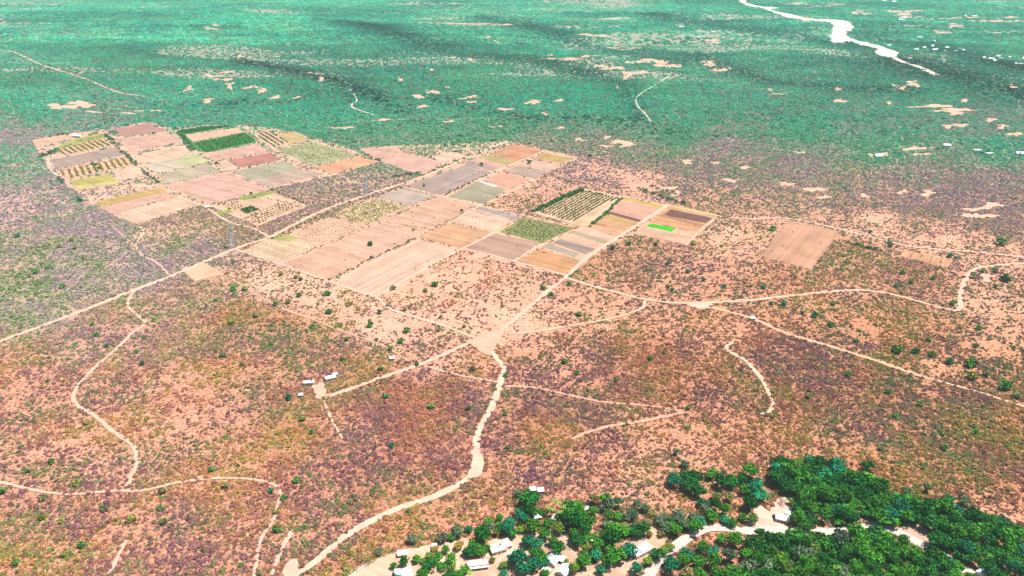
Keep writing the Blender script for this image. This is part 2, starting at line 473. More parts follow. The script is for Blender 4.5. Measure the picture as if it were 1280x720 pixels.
# (name, colour, pixel polygon, row direction A along the lanes / B across)
FIELDS = [
    ("ploughed_field", (.40, .22, .20), [(136, 162), (185, 154), (209, 164), (155, 171)], 'B'),
    ("fallow_field", PINK, [(151, 174), (207, 165), (227, 178), (163, 192)], 'B'),
    ("fallow_field", PALE, [(168, 194), (232, 181), (246, 191), (180, 205)], 'B'),
    ("stubble_field", (.50, .42, .33), [(180, 206), (246, 192), (261, 203), (197, 217)], 'B'),
    ("stubble_field", (.44, .43, .25), [(220, 198), (246, 192), (261, 202), (233, 208)], 'B'),
    ("fallow_field", (.42, .34, .26), [(197, 218), (260, 205), (278, 215), (208, 230)], 'B'),
    ("fallow_field", PINK, [(208, 231), (283, 216), (337, 238), (262, 255)], 'B'),
    ("fallow_field", SAND, [(231, 169), (296, 160), (303, 165), (243, 177)], 'B'),
    ("orchard_floor", (.08, .19, .05), [(221, 164), (262, 158), (290, 158), (231, 168), (242, 178), (306, 165), (322, 177), (258, 191), (240, 186)], 'B'),
    ("fallow_field", PINK, [(259, 192), (322, 179), (336, 189), (269, 201)], 'B'),
    ("fallow_field", PALE, [(273, 202), (284, 200), (298, 210), (283, 214)], 'B'),
    ("ploughed_field", (.42, .19, .16), [(284, 200), (339, 191), (352, 200), (300, 209)], 'B'),
    ("stubble_field", GRGN, [(292, 214), (355, 201), (375, 211), (315, 226)], 'B'),
    ("stubble_field", (.45, .33, .27), [(315, 226), (375, 211), (407, 218), (338, 234)], 'B'),
    ("orchard_floor", SAND, [(317, 168), (335, 162), (362, 178), (340, 187)], 'A'),
    ("dry_crop_field", (.50, .36, .20), [(342, 167), (365, 165), (390, 176), (362, 180)], 'B'),
    ("grassy_field", (.34, .32, .19), [(347, 188), (390, 177), (448, 195), (390, 207)], 'B'),
    ("ploughed_field", ORNG, [(391, 209), (452, 196), (472, 203), (417, 217)], 'B'),
    ("fallow_field", PINK, [(450, 187), (492, 184), (510, 192), (470, 199)], 'B'),
    ("fallow_field", PINK, [(472, 200), (512, 192), (557, 203), (527, 217), (510, 214)], 'B'),
    ("fallow_field", PALE, [(535, 196), (567, 190), (587, 195), (555, 204)], 'B'),
    ("stubble_field", (.36, .265, .24), [(507, 232), (585, 205), (615, 216), (550, 244)], 'A'),
    ("stubble_field", MAUV, [(580, 204), (590, 201), (622, 210), (616, 214)], 'B'),
    ("ploughed_field", PINK, [(586, 201), (597, 197), (632, 206), (624, 210)], 'B'),
    ("dry_crop_field", (.36, .29, .14), [(597, 197), (612, 194), (646, 201), (634, 206)], 'B'),
    ("ploughed_field", (.50, .26, .17), [(612, 193), (642, 180), (680, 189), (647, 201)], 'B'),
    ("fallow_field", (.60, .36, .27), [(665, 197), (684, 190), (722, 197), (701, 205)], 'B'),
    ("dry_crop_field", OLIV, [(669, 197), (683, 192), (717, 198), (702, 204)], 'B'),
    ("fallow_field", (.58, .38, .30), [(645, 207), (664, 199), (702, 206), (687, 215)], 'B'),
    ("stubble_field", (.40, .285, .24), [(629, 215), (645, 207), (686, 215), (670, 224)], 'B'),
    ("ploughed_field", (.56, .31, .24), [(601, 227), (627, 216), (664, 224), (640, 237)], 'B'),
    ("stubble_field", (.33, .285, .21), [(560, 246), (595, 227), (634, 237), (605, 255)], 'B'),
    ("lime_strip", (.72, .68, .62), [(597, 227), (600, 226), (622, 232), (619, 234)], 'B'),
    ("stubble_field", (.42, .33, .28), [(472, 246), (505, 235), (544, 245), (512, 258)], 'B'),
    ("fallow_field", (.58, .36, .27), [(352, 331), (405, 309), (468, 326), (412, 351)], 'B'),
    ("fallow_field", (.60, .38, .29), [(406, 308), (455, 287), (478, 278), (541, 289), (520, 298), (470, 325)], 'B'),
    ("fallow_field", (.56, .35, .265), [(480, 277), (547, 246), (596, 257), (543, 287)], 'B'),
    ("fallow_field", PALE, [(414, 353), (521, 299), (570, 312), (471, 371)], 'A'),
    ("ploughed_field", (.52, .31, .20), [(525, 297), (560, 279), (615, 290), (577, 310)], 'B'),
    ("fallow_field", PALE, [(562, 277), (597, 261), (642, 272), (619, 289)], 'B'),
    ("stubble_field", GREY, [(595, 260), (602, 258), (653, 272), (643, 276)], 'B'),
    ("green_crop_field", (.24, .235, .11), [(624, 290), (655, 272), (720, 285), (677, 304)], 'B'),
    ("ploughed_field", (.42, .27, .21), [(582, 310), (619, 292), (676, 304), (640, 326)], 'B'),
    ("ploughed_field", (.50, .28, .16), [(645, 326), (675, 311), (727, 327), (706, 344)], 'B'),
    ("fallow_field", SAND, [(677, 310), (712, 292), (764, 304), (727, 327)], 'B'),
    ("burnt_strip", (.30, .225, .20), [(690, 303), (700, 299), (745, 311), (732, 318)], 'B'),
    ("burnt_strip", (.38, .31, .24), [(677, 308), (686, 304), (725, 317), (718, 322)], 'B'),
    ("stubble_field", (.36, .29, .20), [(709, 291), (717, 288), (766, 303), (759, 306)], 'B'),
    ("fallow_field", PALE, [(718, 289), (727, 283), (776, 297), (765, 303)], 'B'),
    ("ploughed_field", (.54, .32, .21), [(727, 283), (750, 266), (804, 279), (776, 297)], 'B'),
    ("ploughed_field", (.40, .21, .13), [(733, 279), (736, 276), (760, 281), (756, 284)], 'B'),
    ("dry_crop_field", (.44, .28, .13), [(744, 270), (749, 266), (798, 279), (791, 283)], 'B'),
    ("ploughed_field", (.58, .34, .26), [(754, 264), (777, 247), (830, 259), (804, 277)], 'B'),
    ("ploughed_field", DARK, [(753, 265), (758, 263), (804, 276), (799, 278)], 'B'),
    ("dry_crop_field", (.44, .32, .11), [(776, 248), (781, 246), (832, 258), (828, 261)], 'B'),
    ("ploughed_field", (.52, .29, .17), [(811, 277), (840, 257), (897, 269), (872, 290), (846, 285)], 'B'),
    ("dry_crop_field", (.46, .36, .15), [(836, 259), (841, 256), (897, 268), (893, 272)], 'B'),
    ("ploughed_field", (.15, .075, .07), [(829, 269), (839, 262), (892, 273), (882, 279)], 'B'),
    ("ploughed_field", (.36, .19, .12), [(823, 270), (828, 268), (880, 281), (876, 284)], 'B'),
    ("fallow_field", (.60, .39, .29), [(791, 292), (806, 283), (845, 286), (871, 291), (858, 306)], 'B'),
    ("lush_crop_plot", LIME, [(807, 283), (812, 279), (845, 285), (839, 290)], 'B'),
    ("stubble_field", (.52, .30, .21), [(984, 274), (1050, 290), (1015, 337), (951, 321)], 'A'),
    ("vegetable_plot", (.55, .32, .21), [(1128, 312), (1192, 326), (1184, 335), (1124, 320)], 'A'),
    ("dry_crop_field", (.47, .32, .14), [(119, 252), (200, 235), (210, 240), (130, 258)], 'B'),
    ("fallow_field", PINK, [(128, 259), (212, 241), (222, 245), (139, 268)], 'B'),
    ("fallow_field", PALE, [(139, 269), (225, 245), (250, 255), (172, 280)], 'B'),
    ("orchard_floor", SAND, [(71, 187), (130, 173), (145, 182), (74, 196)], 'B'),
    ("orchard_floor", SAND, [(72, 214), (160, 196), (168, 206), (85, 225)], 'B'),
    ("stubble_field", (.36, .265, .23), [(61, 200), (147, 184), (155, 193), (72, 211)], 'B'),
    ("grassy_field", (.40, .34, .13), [(86, 226), (138, 217), (146, 226), (92, 233)], 'B'),
    ("dry_crop_field", (.55, .44, .22), [(90, 233), (147, 226), (150, 229), (104, 238)], 'B'),
    ("fallow_field", PALE, [(140, 215), (172, 207), (183, 220), (150, 226)], 'B'),
    ("fallow_field", SAND, [(40, 175), (92, 166), (120, 166), (76, 177), (48, 184)], 'B'),
    ("grassy_field", (.38, .35, .14), [(70, 184), (95, 173), (128, 166), (134, 171), (74, 186)], 'B'),
    ("orchard_floor", SAND, [(261, 257), (342, 241), (387, 257), (322, 283)], 'B'),
    ("grassy_field", (.24, .30, .09), [(297, 247), (340, 238), (346, 241), (305, 251)], 'B'),
    ("grassy_field", (.26, .32, .09), [(269, 266), (286, 262), (292, 265), (277, 269)], 'B'),
    ("orchard_floor", (.58, .42, .29), [(415, 267), (472, 247), (510, 260), (460, 282)], 'A'),
    ("orchard_floor", (.60, .43, .30), [(664, 266), (728, 235), (780, 246), (738, 284), (716, 281)], 'A'),
    ("orchard_floor", SAND, [(362, 295), (412, 272), (452, 284), (405, 306)], 'A'),
    ("orchard_floor", (.60, .43, .31), [(304, 314), (347, 293), (402, 305), (352, 329)], 'B'),
    ("grassy_field", (.38, .33, .13), [(337, 298), (350, 292), (374, 297), (362, 303)], 'B'),
    ("cleared_square", (.62, .42, .30), [(226, 336), (257, 329), (280, 343), (243, 352)], 'A'),
    # yards of the village
    ("sandy_yard", (.58, .39, .29), [(430, 724), (466, 702), (500, 688), (550, 679), (585, 672), (596, 700), (590, 724)], 'B'),
    ("sandy_yard", (.56, .36, .27), [(596, 690), (612, 676), (640, 668), (662, 668), (690, 660), (712, 672), (724, 700), (716, 724), (590, 724)], 'B'),
    ("sandy_yard", (.54, .35, .26), [(716, 724), (730, 706), (760, 700), (785, 700), (812, 692), (806, 704), (792, 724)], 'B'),
    ("sandy_yard", (.55, .36, .26), [(776, 682), (800, 665), (818, 656), (838, 668), (830, 680), (812, 698), (790, 700)], 'B'),
    ("sandy_yard", (.58, .42, .34), [(934, 641), (950, 632), (961, 640), (968, 630), (976, 621), (999, 621), (1001, 630), (988, 640), (986, 662), (955, 669), (930, 665)], 'B'),
    ("sandy_yard", (.54, .35, .29), [(1090, 656), (1100, 653), (1120, 662), (1141, 653), (1156, 660), (1169, 672), (1166, 681), (1150, 680)], 'B'),
]
A_DIR = np.array((.546, .837)); A_DIR /= np.linalg.norm(A_DIR)
B_DIR = np.array((A_DIR[1], -A_DIR[0]))

# roads: (name, colour, width m, pixel polyline)
RD, RP, RRED, RG = (.58, .365, .275), (.60, .395, .30), (.54, .30, .215), (.54, .44, .39)
ROADS = [
    ("dirt_road", RD, 9, [(-60, 452), (0, 427), (60, 405), (120, 382), (170, 362), (215, 345), (245, 332), (294, 311), (335, 297), (360, 285), (400, 265), (455, 245), (502, 230), (535, 219), (562, 207), (600, 191), (635, 176)]),
    ("dirt_track", RD, 6, [(294, 312), (350, 330), (400, 348), (440, 362), (472, 373), (487, 386), (521, 397), (554, 407), (595, 423)]),
    ("dirt_road", RD, 7.5, [(608, 424), (635, 406), (685, 364), (708, 346), (735, 322), (765, 302), (805, 276), (836, 256)]),
    ("dirt_road", RD, 6.5, [(709, 348), (756, 362), (806, 374), (850, 379), (927, 376), (998, 369), (1065, 363), (1105, 366), (1152, 378), (1196, 388), (1201, 364), (1211, 343), (1228, 334), (1300, 328)]),
    ("dirt_road", RD, 6, [(836, 257), (875, 265), (905, 271), (941, 274), (984, 273), (1051, 287), (1119, 304), (1152, 310), (1219, 315), (1300, 324)]),
    ("dirt_road", RP, 7.5, [(600, 424), (612, 436), (622, 450), (629, 460), (625, 481), (618, 501), (608, 520), (598, 540), (594, 570), (595, 583), (580, 602), (545, 620), (500, 635), (467, 650), (437, 667), (400, 697), (380, 712), (355, 728)]),
    ("dirt_road", RD, 7, [(598, 424), (575, 434), (544, 448), (511, 461), (470, 475), (427, 490), (400, 497), (396, 488), (393, 480)]),
    ("dirt_track", RRED, 4.5, [(632, 483), (669, 485), (716, 495), (756, 503), (806, 507), (852, 514)]),
    ("dirt_track", RRED, 6, [(715, 549), (742, 538), (770, 531), (800, 527), (830, 521), (856, 515)]),
    ("dirt_road", (.57, .32, .21), 8, [(858, 380), (905, 388), (947, 401), (984, 417), (1051, 437), (1112, 457), (1162, 474)]),
    ("dirt_track", (.58, .36, .27), 4.5, [(1160, 473), (1219, 489), (1300, 515)]),
    ("dirt_track", RD, 5.5, [(190, 353), (168, 364), (160, 381), (175, 397), (181, 404), (163, 419), (148, 434), (126, 453), (101, 478), (92, 497), (101, 510), (118, 520), (144, 542), (165, 556), (171, 577), (165, 594), (158, 610)]),
    ("dirt_track", RD, 4, [(-40, 600), (0, 603), (44, 613), (87, 618), (141, 614), (181, 613), (218, 604), (269, 598), (312, 599), (346, 608), (349, 628), (341, 651), (326, 675), (321, 700), (316, 735)]),
    ("dirt_track", RD, 5, [(158, 676), (144, 704), (132, 730)]),
    ("dirt_track", RD, 4, [(213, 345), (195, 328), (178, 320), (170, 306), (180, 290), (170, 282)]),
    ("dirt_track", RP, 6, [(59, 197), (62, 210), (76, 224)]),
    ("dirt_track", RD, 6, [(222, 246), (255, 258), (285, 277), (317, 286), (337, 297)]),
    ("dirt_track", RP, 5, [(680, 189), (650, 202), (622, 214), (597, 227)]),
    ("dirt_track", RP, 5, [(620, 290), (580, 310), (537, 332), (500, 354), (471, 372)]),
    ("dirt_track", RP, 5, [(677, 305), (642, 327)]),
    ("dirt_track", RP, 4.5, [(577, 310), (610, 318), (642, 327), (675, 335), (708, 345)]),
    ("dirt_track", RP, 4.5, [(505, 234), (555, 246), (597, 257), (655, 270), (716, 282)]),
    ("dirt_track", (.56, .33, .28), 10, [(0, 66), (20, 69), (60, 84), (111, 102), (148, 116), (181, 121)]),
    ("dirt_track", RRED, 4, [(249, 331), (289, 349), (322, 369), (356, 387), (390, 399), (433, 416), (480, 433), (516, 455)]),
    ("dirt_track", RD, 3.5, [(520, 454), (568, 468), (622, 478)]),
    ("dirt_track", RD, 5, [(806, 376), (800, 387), (756, 400), (716, 407), (675, 414), (635, 418)]),
    ("dirt_track", RD, 4.5, [(897, 270), (885, 280), (872, 291), (858, 307)]),
    ("dirt_track", RD, 4, [(1226, 334), (1213, 325), (1205, 320)]),
    ("village_road", RG, 8.5, [(800, 735), (812, 719), (826, 701), (845, 685), (865, 670), (885, 661), (915, 661), (940, 665), (975, 664), (1012, 665), (1055, 665), (1095, 656), (1115, 662), (1137, 673), (1160, 684), (1182, 697), (1210, 715), (1235, 735)]),
    ("footpath", RP, 4, [(632, 735), (622, 705), (634, 692), (641, 690)]),
    ("footpath", RD, 4.5, [(368, 662), (356, 680), (345, 705), (338, 725)]),
    ("footpath", RP, 4.5, [(676, 660), (690, 664), (706, 672), (718, 686)]),
    ("dirt_track", RRED, 3, [(140, 283), (160, 300), (178, 318)]),
    ("dirt_track", RD, 3.5, [(405, 502), (415, 525), (428, 548)]),
    ("dry_wash", (.60, .39, .28), 5.5, [(916, 428), (908, 437), (931, 450), (943, 463), (954, 477), (962, 495), (966, 510), (952, 519)]),
    ("dirt_track", RRED, 3, [(860, 263), (920, 283), (880, 262), (940, 270)][:2]),
    ("dirt_track", (.56, .40, .33), 4, [(420, 155), (450, 152), (490, 150), (560, 149), (650, 147)]),
    ("dirt_track", (.60, .45, .38), 6, [(438, 112), (446, 125), (440, 134), (470, 145)]),
    ("dry_wash", (.60, .45, .37), 5, [(835, 95), (815, 108), (796, 122), (798, 134), (806, 142), (813, 152)]),
]
# far bare patches (cx, cy, rx, ry in pixels)
BARE = [(265, 97, 9, 2.5), (287, 91, 10, 3), (280, 101, 12, 2), (287, 108, 7, 4), (236, 112, 6, 3.5), (313, 110, 10, 2), (328, 114, 10, 3), (344, 122, 7, 3), (260, 126, 9, 3),
        (373, 122, 6, 2), (75, 134, 18, 4), (100, 130, 20, 4), (190, 139, 18, 1.6), (305, 67, 8, 1.6), (262, 34, 6, 2), (270, 31, 4, 2), (348, 66, 3, 1.2), (360, 55, 4, 1.5),
        (410, 87, 4, 1.5), (403, 99, 6, 3), (386, 92, 4, 1.5), (563, 72, 7, 2.2), (588, 76, 6, 2.2), (541, 89, 6, 1.3), (500, 100, 4, 2.5), (540, 115, 10, 3.5), (526, 121, 9, 3),
        (559, 110, 6, 2), (588, 122, 14, 2.2), (590, 128, 6, 2), (530, 133, 8, 2), (667, 128, 11, 3), (699, 126, 6, 2.5), (632, 137, 9, 2.5), (680, 142, 5, 2), (610, 48, 4, 1.8),
        (620, 52, 4, 1.2), (715, 35, 8, 1.4), (740, 45, 20, 2), (765, 58, 7, 1.4), (790, 60, 14, 1.8), (687, 69, 6, 2.2), (708, 75, 26, 3), (734, 70, 12, 2.4), (762, 86, 18, 3),
        (783, 95, 8, 3.5), (798, 91, 15, 2.4), (806, 78, 26, 3), (832, 82, 18, 4), (772, 107, 2, 4), (893, 52, 15, 3.4), (886, 80, 12, 2.5), (900, 87, 13, 3), (963, 112, 4, 2),
        (975, 118, 7, 1.6), (1050, 127, 11, 2.6), (1047, 111, 5, 3), (1111, 129, 5, 2), (1142, 105, 12, 4), (1126, 110, 8, 2), (1118, 107, 4, 2), (1205, 126, 9, 2.2), (1165, 133, 24, 2.2),
        (1195, 138, 30, 2.4), (1195, 142, 12, 3), (1186, 158, 10, 2.6), (1202, 156, 9, 3.6), (1240, 150, 10, 2.5), (1254, 158, 10, 3), (1269, 168, 9, 3.5), (1265, 109, 7, 2.6), (1145, 186, 22, 2),
        (1150, 193, 14, 2), (1107, 193, 5, 2.4), (1090, 194, 8, 3), (995, 4, 25, 1.6), (1020, 8, 30, 1.6), (1075, 15, 14, 2.4), (1130, 14, 26, 2), (1140, 19, 24, 2), (1190, 21, 40, 2.6),
        (1240, 26, 40, 2.6), (1195, 33, 12, 2.6), (1175, 41, 16, 2.2), (1265, 21, 20, 1.6), (1085, 2, 10, 1), (775, 178, 14, 3), (783, 181, 12, 3), (757, 183, 8, 2), (725, 175, 8, 2.4),
        (1240, 258, 22, 4), (1222, 270, 24, 4), (1215, 262, 10, 3), (760, 172, 6, 2), (560, 152, 10, 1.4), (620, 158, 8, 1.4), (700, 160, 8, 1.4), (160, 142, 10, 1.4), (120, 141, 8, 1.5),
        (858, 202, 9, 3), (930, 210, 9, 2), (915, 226, 14, 2.4), (985, 230, 10, 3), (1015, 237, 14, 3), (1030, 246, 10, 2.5), (895, 204, 6, 2), (1000, 191, 7, 2), (1080, 245, 6, 3), (1130, 240, 5, 4),
        (1160, 242, 9, 4), (835, 236, 10, 3), (845, 243, 6, 4), (480, 150, 12, 1.6), (1245, 42, 14, 1.4), (1005, 27, 10, 1.2), (1040, 6, 16, 1.4), (430, 160, 14, 1.6), (1232, 346, 9, 5),
        (560, 28, 60, 1.2), (620, 30, 26, 1.4), (720, 16, 40, 1.2), (770, 24, 30, 1.2)]
RIVER = [(905, -8), (918, -2), (934, 6), (950, 12), (957, 16), (984, 23), (1011, 27), (1036, 30), (1041, 33), (1038, 44), (1046, 52), (1065, 50), (1080, 57), (1096, 63), (1091, 69), (1103, 74), (1116, 74),
         (1119, 67), (1108, 62), (1095, 54), (1078, 49), (1065, 45), (1060, 40), (1068, 34), (1051, 27), (1036, 26), (1011, 24), (984, 19), (966, 15), (975, 10), (955, 7), (934, 1), (922, -6), (918, -10)]


# ------------------------------------------------------------------ sheets laid on the ground
def smooth(pl, step):
    P = np.array(pl, float)
    P = np.vstack([2 * P[0] - P[1], P, 2 * P[-1] - P[-2]])
    out = []
    for i in range(1, len(P) - 2):
        n = max(2, int(np.hypot(*(P[i + 1] - P[i])) / step))
        for t in np.linspace(0, 1, n, endpoint=False):
            a, b, c, d = P[i - 1], P[i], P[i + 1], P[i + 2]
            out.append(.5 * (2 * b + (c - a) * t + (2 * a - 5 * b + 4 * c - d) * t * t + (3 * b - a - 3 * c + d) * t ** 3))
    out.append(P[-2])
    return np.array(out)


def hz(x, y, off):
    return float(relief(x, y)) + off


def sheet(name, poly, colr, zoff, mat, rowdir, wob, step, smoothit=False):
    P = np.array([gnd(*p) for p in poly])
    if smoothit:
        P = smooth(list(P) + [P[0]], step)[:-1]
    else:
        o = []
        for i in range(len(P)):
            a, b = P[i], P[(i + 1) % len(P)]
            n = max(1, int(np.hypot(*(b - a)) / step))
            for t in range(n):
                o.append(a + (b - a) * t / n)
        P = np.array(o)
    P = P + (np.stack([fbm(P[:, 0], P[:, 1], step * 2.2, 3, 3.3), fbm(P[:, 0], P[:, 1], step * 2.2, 3, 9.1)], 1) - .5) * 2 * wob
    import bmesh
    bm = bmesh.new()
    vs = [bm.verts.new((p[0], p[1], 0)) for p in P]
    fc = bm.faces.new(vs)
    if fc.normal.z < 0 or fc.calc_area() and (bm.normal_update() or fc.normal.z < 0):
        fc.normal_flip()
    bmesh.ops.triangulate(bm, faces=bm.faces[:])
    if P[:, 1].max() > 1900:
        bmesh.ops.subdivide_edges(bm, edges=[e for e in bm.edges if e.calc_length() > 60], cuts=3, use_grid_fill=True)
        bmesh.ops.triangulate(bm, faces=bm.faces[:])
    for v in bm.verts:
        v.co.z = hz(v.co.x, v.co.y, zoff)
    me = bpy.data.meshes.new(name)
    bm.to_mesh(me)
    bm.free()
    uv = me.uv_layers.new(name="rows")
    along, across = (A_DIR, B_DIR) if rowdir == 'A' else (B_DIR, A_DIR)
    for l in me.loops:
        c = me.vertices[l.vertex_index].co
        uv.data[l.index].uv = (c.x * along[0] + c.y * along[1], c.x * across[0] + c.y * across[1])
    me.materials.append(mat)
    o = link(bpy.data.objects.new(name, me))
    o.color = (*colr, 1)
    o["kind"] = "structure"
    return o, P


KEEP_POLY, KEEP_LINE = [], []          # where no scrub grows
z = 0.03
for nm, c, poly, rd in FIELDS:
    z += 0.004
    q = np.array(c)
    q = q.mean() + (q - q.mean()) * 1.16                 # the photograph's soils are strongly coloured
    o, P = sheet(nm, poly, tuple(np.clip(q * (.97 if nm == 'sandy_yard' else .75), .01, 1)), z, M_FIELD, rd, 1.6, 6)
    KEEP_POLY.append([tuple(gnd(*p)) for p in poly])
for cx, cy, rx, ry in BARE:
    n = 22
    ph = rng.random() * 6
    pts = []
    for k in range(n):
        t = 2 * math.pi * k / n
        r = .95 + .30 * math.sin(2 * t + ph) + .25 * math.sin(3 * t + 2 * ph) + rng.normal(0, .26)
        r = max(.3, r)
        pts.append((cx + rx * .88 * r * math.cos(t), cy + ry * .85 * r * math.sin(t)))
    far = cy < 150
    o, P = sheet("bare_patch", pts, (.56, .335, .245) if cy > 60 else (.50, .32, .26), .6 + len(KEEP_POLY) * .004 if far else .03 + (len(KEEP_POLY) - 80) * .003, M_ROAD, 'B', 4, 14, False)
    KEEP_POLY.append([tuple(p) for p in P])
o, P = sheet("dry_river_bed", RIVER, (.60, .51, .45), .9, M_ROAD, 'B', 16, 30, True)
KEEP_POLY.append([tuple(p) for p in P])
RIVER_W = KEEP_POLY[-1]


def ribbon(name, pl, width, colr, zoff):
    C = smooth([gnd(*p) for p in pl], 2.5)
    T = np.gradient(C, axis=0)
    T /= np.linalg.norm(T, axis=1, keepdims=True) + 1e-9
    Nn = np.stack([-T[:, 1], T[:, 0]], 1)
    s = np.arange(len(C))
    w1 = width / 2 * (.45 + 1.0 * fbm(s, s * 0 + 3, 14, 4, random.random() * 50))
    w2 = width / 2 * (.45 + 1.0 * fbm(s, s * 0 + 9, 14, 4, random.random() * 50))
    L, Rr = C + Nn * w1[:, None], C - Nn * w2[:, None]
    vs = np.zeros((len(C) * 3, 3))
    vs[0::3, :2], vs[1::3, :2], vs[2::3, :2] = L, C, Rr
    vs[:, 2] = relief(vs[:, 0], vs[:, 1]) + zoff
    fs = []
    for i in range(len(C) - 1):
        a = 3 * i
        fs += [a + 1, a + 4, a + 3, a, a + 2, a + 5, a + 4, a + 1]
    me = mesh_np(name, vs, fs, 4, M_ROAD)
    o = link(bpy.data.objects.new(name, me))
    o.color = (*colr, 1)
    o["kind"] = "structure"
    KEEP_LINE.append((C[::6] if len(C) > 12 else C, width / 2))
    return o


z = 0.40
for nm, c, w, pl in ROADS:
    z += 0.004
    far = min(p[1] for p in pl) < 140
    ribbon(nm, pl, w * {'dirt_track': .72, 'dry_wash': .8, 'footpath': .8}.get(nm, .82 if nm == 'dirt_road' else 1), c, (z + .5 if far else z))
ribbon("dry_river_bed", [(1112, 72), (1119, 76), (1130, 80), (1150, 85), (1172, 95)], 22, (.60, .51, .45), 1.5)
ribbon("dry_river_bed", [(950, 10), (975, 8), (1010, 12)], 16, (.68, .60, .56), 1.45)

# sandy plaza where the tracks meet, widening of the road
for poly, c in (([(584, 427), (602, 418), (624, 412), (630, 418), (620, 432), (612, 444), (600, 440)], (.53, .31, .22)),
                ([(583, 598), (590, 580), (594, 562), (606, 572), (605, 586), (597, 596)], RP),
                ([(352, 722), (358, 706), (368, 698), (374, 706), (372, 722)], RD),
                ([(398, 497), (392, 485), (400, 478), (408, 485), (404, 497)], (.53, .33, .24)),
                ([(858, 378), (890, 380), (880, 386), (866, 385)], RD)):
    o, P = sheet("sandy_clearing", poly, c, .58 + .004 * len(KEEP_POLY) / 250, M_ROAD, 'B', 2.0, 5, True)
    KEEP_POLY.append([tuple(p) for p in P])


# ------------------------------------------------------------------ ground
def axis(fine0, fine1, step, lo, hi, g=1.09):
    a = list(np.arange(fine0, fine1 + .1, step))
    s, v = step, a[-1]
    while v < hi:
        s = min(s * g, 900)
        v += s
        a.append(v)
    s, v, b = step, a[0], []
    while v > lo:
        s = min(s * g, 900)
        v -= s
        b.append(v)
    return np.array(b[::-1] + a)


SOIL_M, SOIL_O, SOIL_S = np.array((.57, .285, .225)), np.array((.54, .195, .085)), np.array((.64, .365, .255))
gx = axis(-1150, 1150, 6.5, -14000, 14000, 1.05)
gy = axis(330, 1900, 6.5, -3000, 14000, 1.022)
X, Y = np.meshgrid(gx, gy)
xf, yf = X.ravel(), Y.ravel()
zf = relief(xf, yf)
ok = yf > 200
ppx, ppy = np.full(xf.shape, 640.0), np.full(xf.shape, 730.0)
ppx[ok], ppy[ok] = proj(xf[ok], yf[ok])
cov, grn, orn = control(ppx, ppy)
patch = fbm(xf, yf, 60, 4, 2.2)
sand = np.clip((1 - cov) * .95 + (patch - .5) * .9, 0, 1)[:, None]
soil = SOIL_M * (1 - orn[:, None]) + SOIL_O * orn[:, None]
soil = soil * (1 - sand) + SOIL_S * sand
far = np.clip((yf - 1000) / 1100, 0, 1)[:, None] * np.clip(cov * 1.6 - .5, 0, 1)[:, None]
under = np.array((.07, .20, .11)) * grn[:, None] + np.array((.33, .245, .265)) * (1 - grn[:, None])
gcol = soil * (1 - far) + under * far
gl = glade(xf, yf)[:, None]
gcol = gcol * (1 - .75 * gl) + np.array((.42, .30, .27)) * .75 * gl
nx, ny = len(gx), len(gy)
ii = (np.arange(ny - 1)[:, None] * nx + np.arange(nx - 1)[None, :]).ravel()
quads = np.stack([ii, ii + 1, ii + nx + 1, ii + nx], 1).ravel()
gme = mesh_np("ground", np.stack([xf, yf, zf], 1), quads, 4, M_GROUND)
at = gme.attributes.new("gcol", 'FLOAT_COLOR', 'POINT')
at.data.foreach_set("color", np.concatenate([gcol, np.ones((len(gcol), 1))], 1).astype(np.float32).ravel())
litc = np.array((.30, .11, .08)) * (1 - grn[:, None]) + np.array((.28, .15, .045)) * grn[:, None]
pale = np.clip((.24 - orn) / .13, 0, .7)[:, None]  # haze of the upper left mixed into the litter colour
litc = litc * (1 - pale) + (np.array((.38, .27, .285)) * (1 - grn[:, None]) + np.array((.28, .29, .18)) * grn[:, None]) * pale
litc = litc * (1 - far) + under * far
litc = litc * (1 - .6 * gl) + np.array((.30, .26, .22)) * .6 * gl
at = gme.attributes.new("litcol", 'FLOAT_COLOR', 'POINT')
at.data.foreach_set("color", np.concatenate([litc, np.ones((len(litc), 1))], 1).astype(np.float32).ravel())
at = gme.attributes.new("litter", 'FLOAT', 'POINT')
at.data.foreach_set("value", np.clip(cov * 1.1, 0, 1).astype(np.float32))
ground = link(bpy.data.objects.new("ground", gme))
ground["kind"] = "structure"


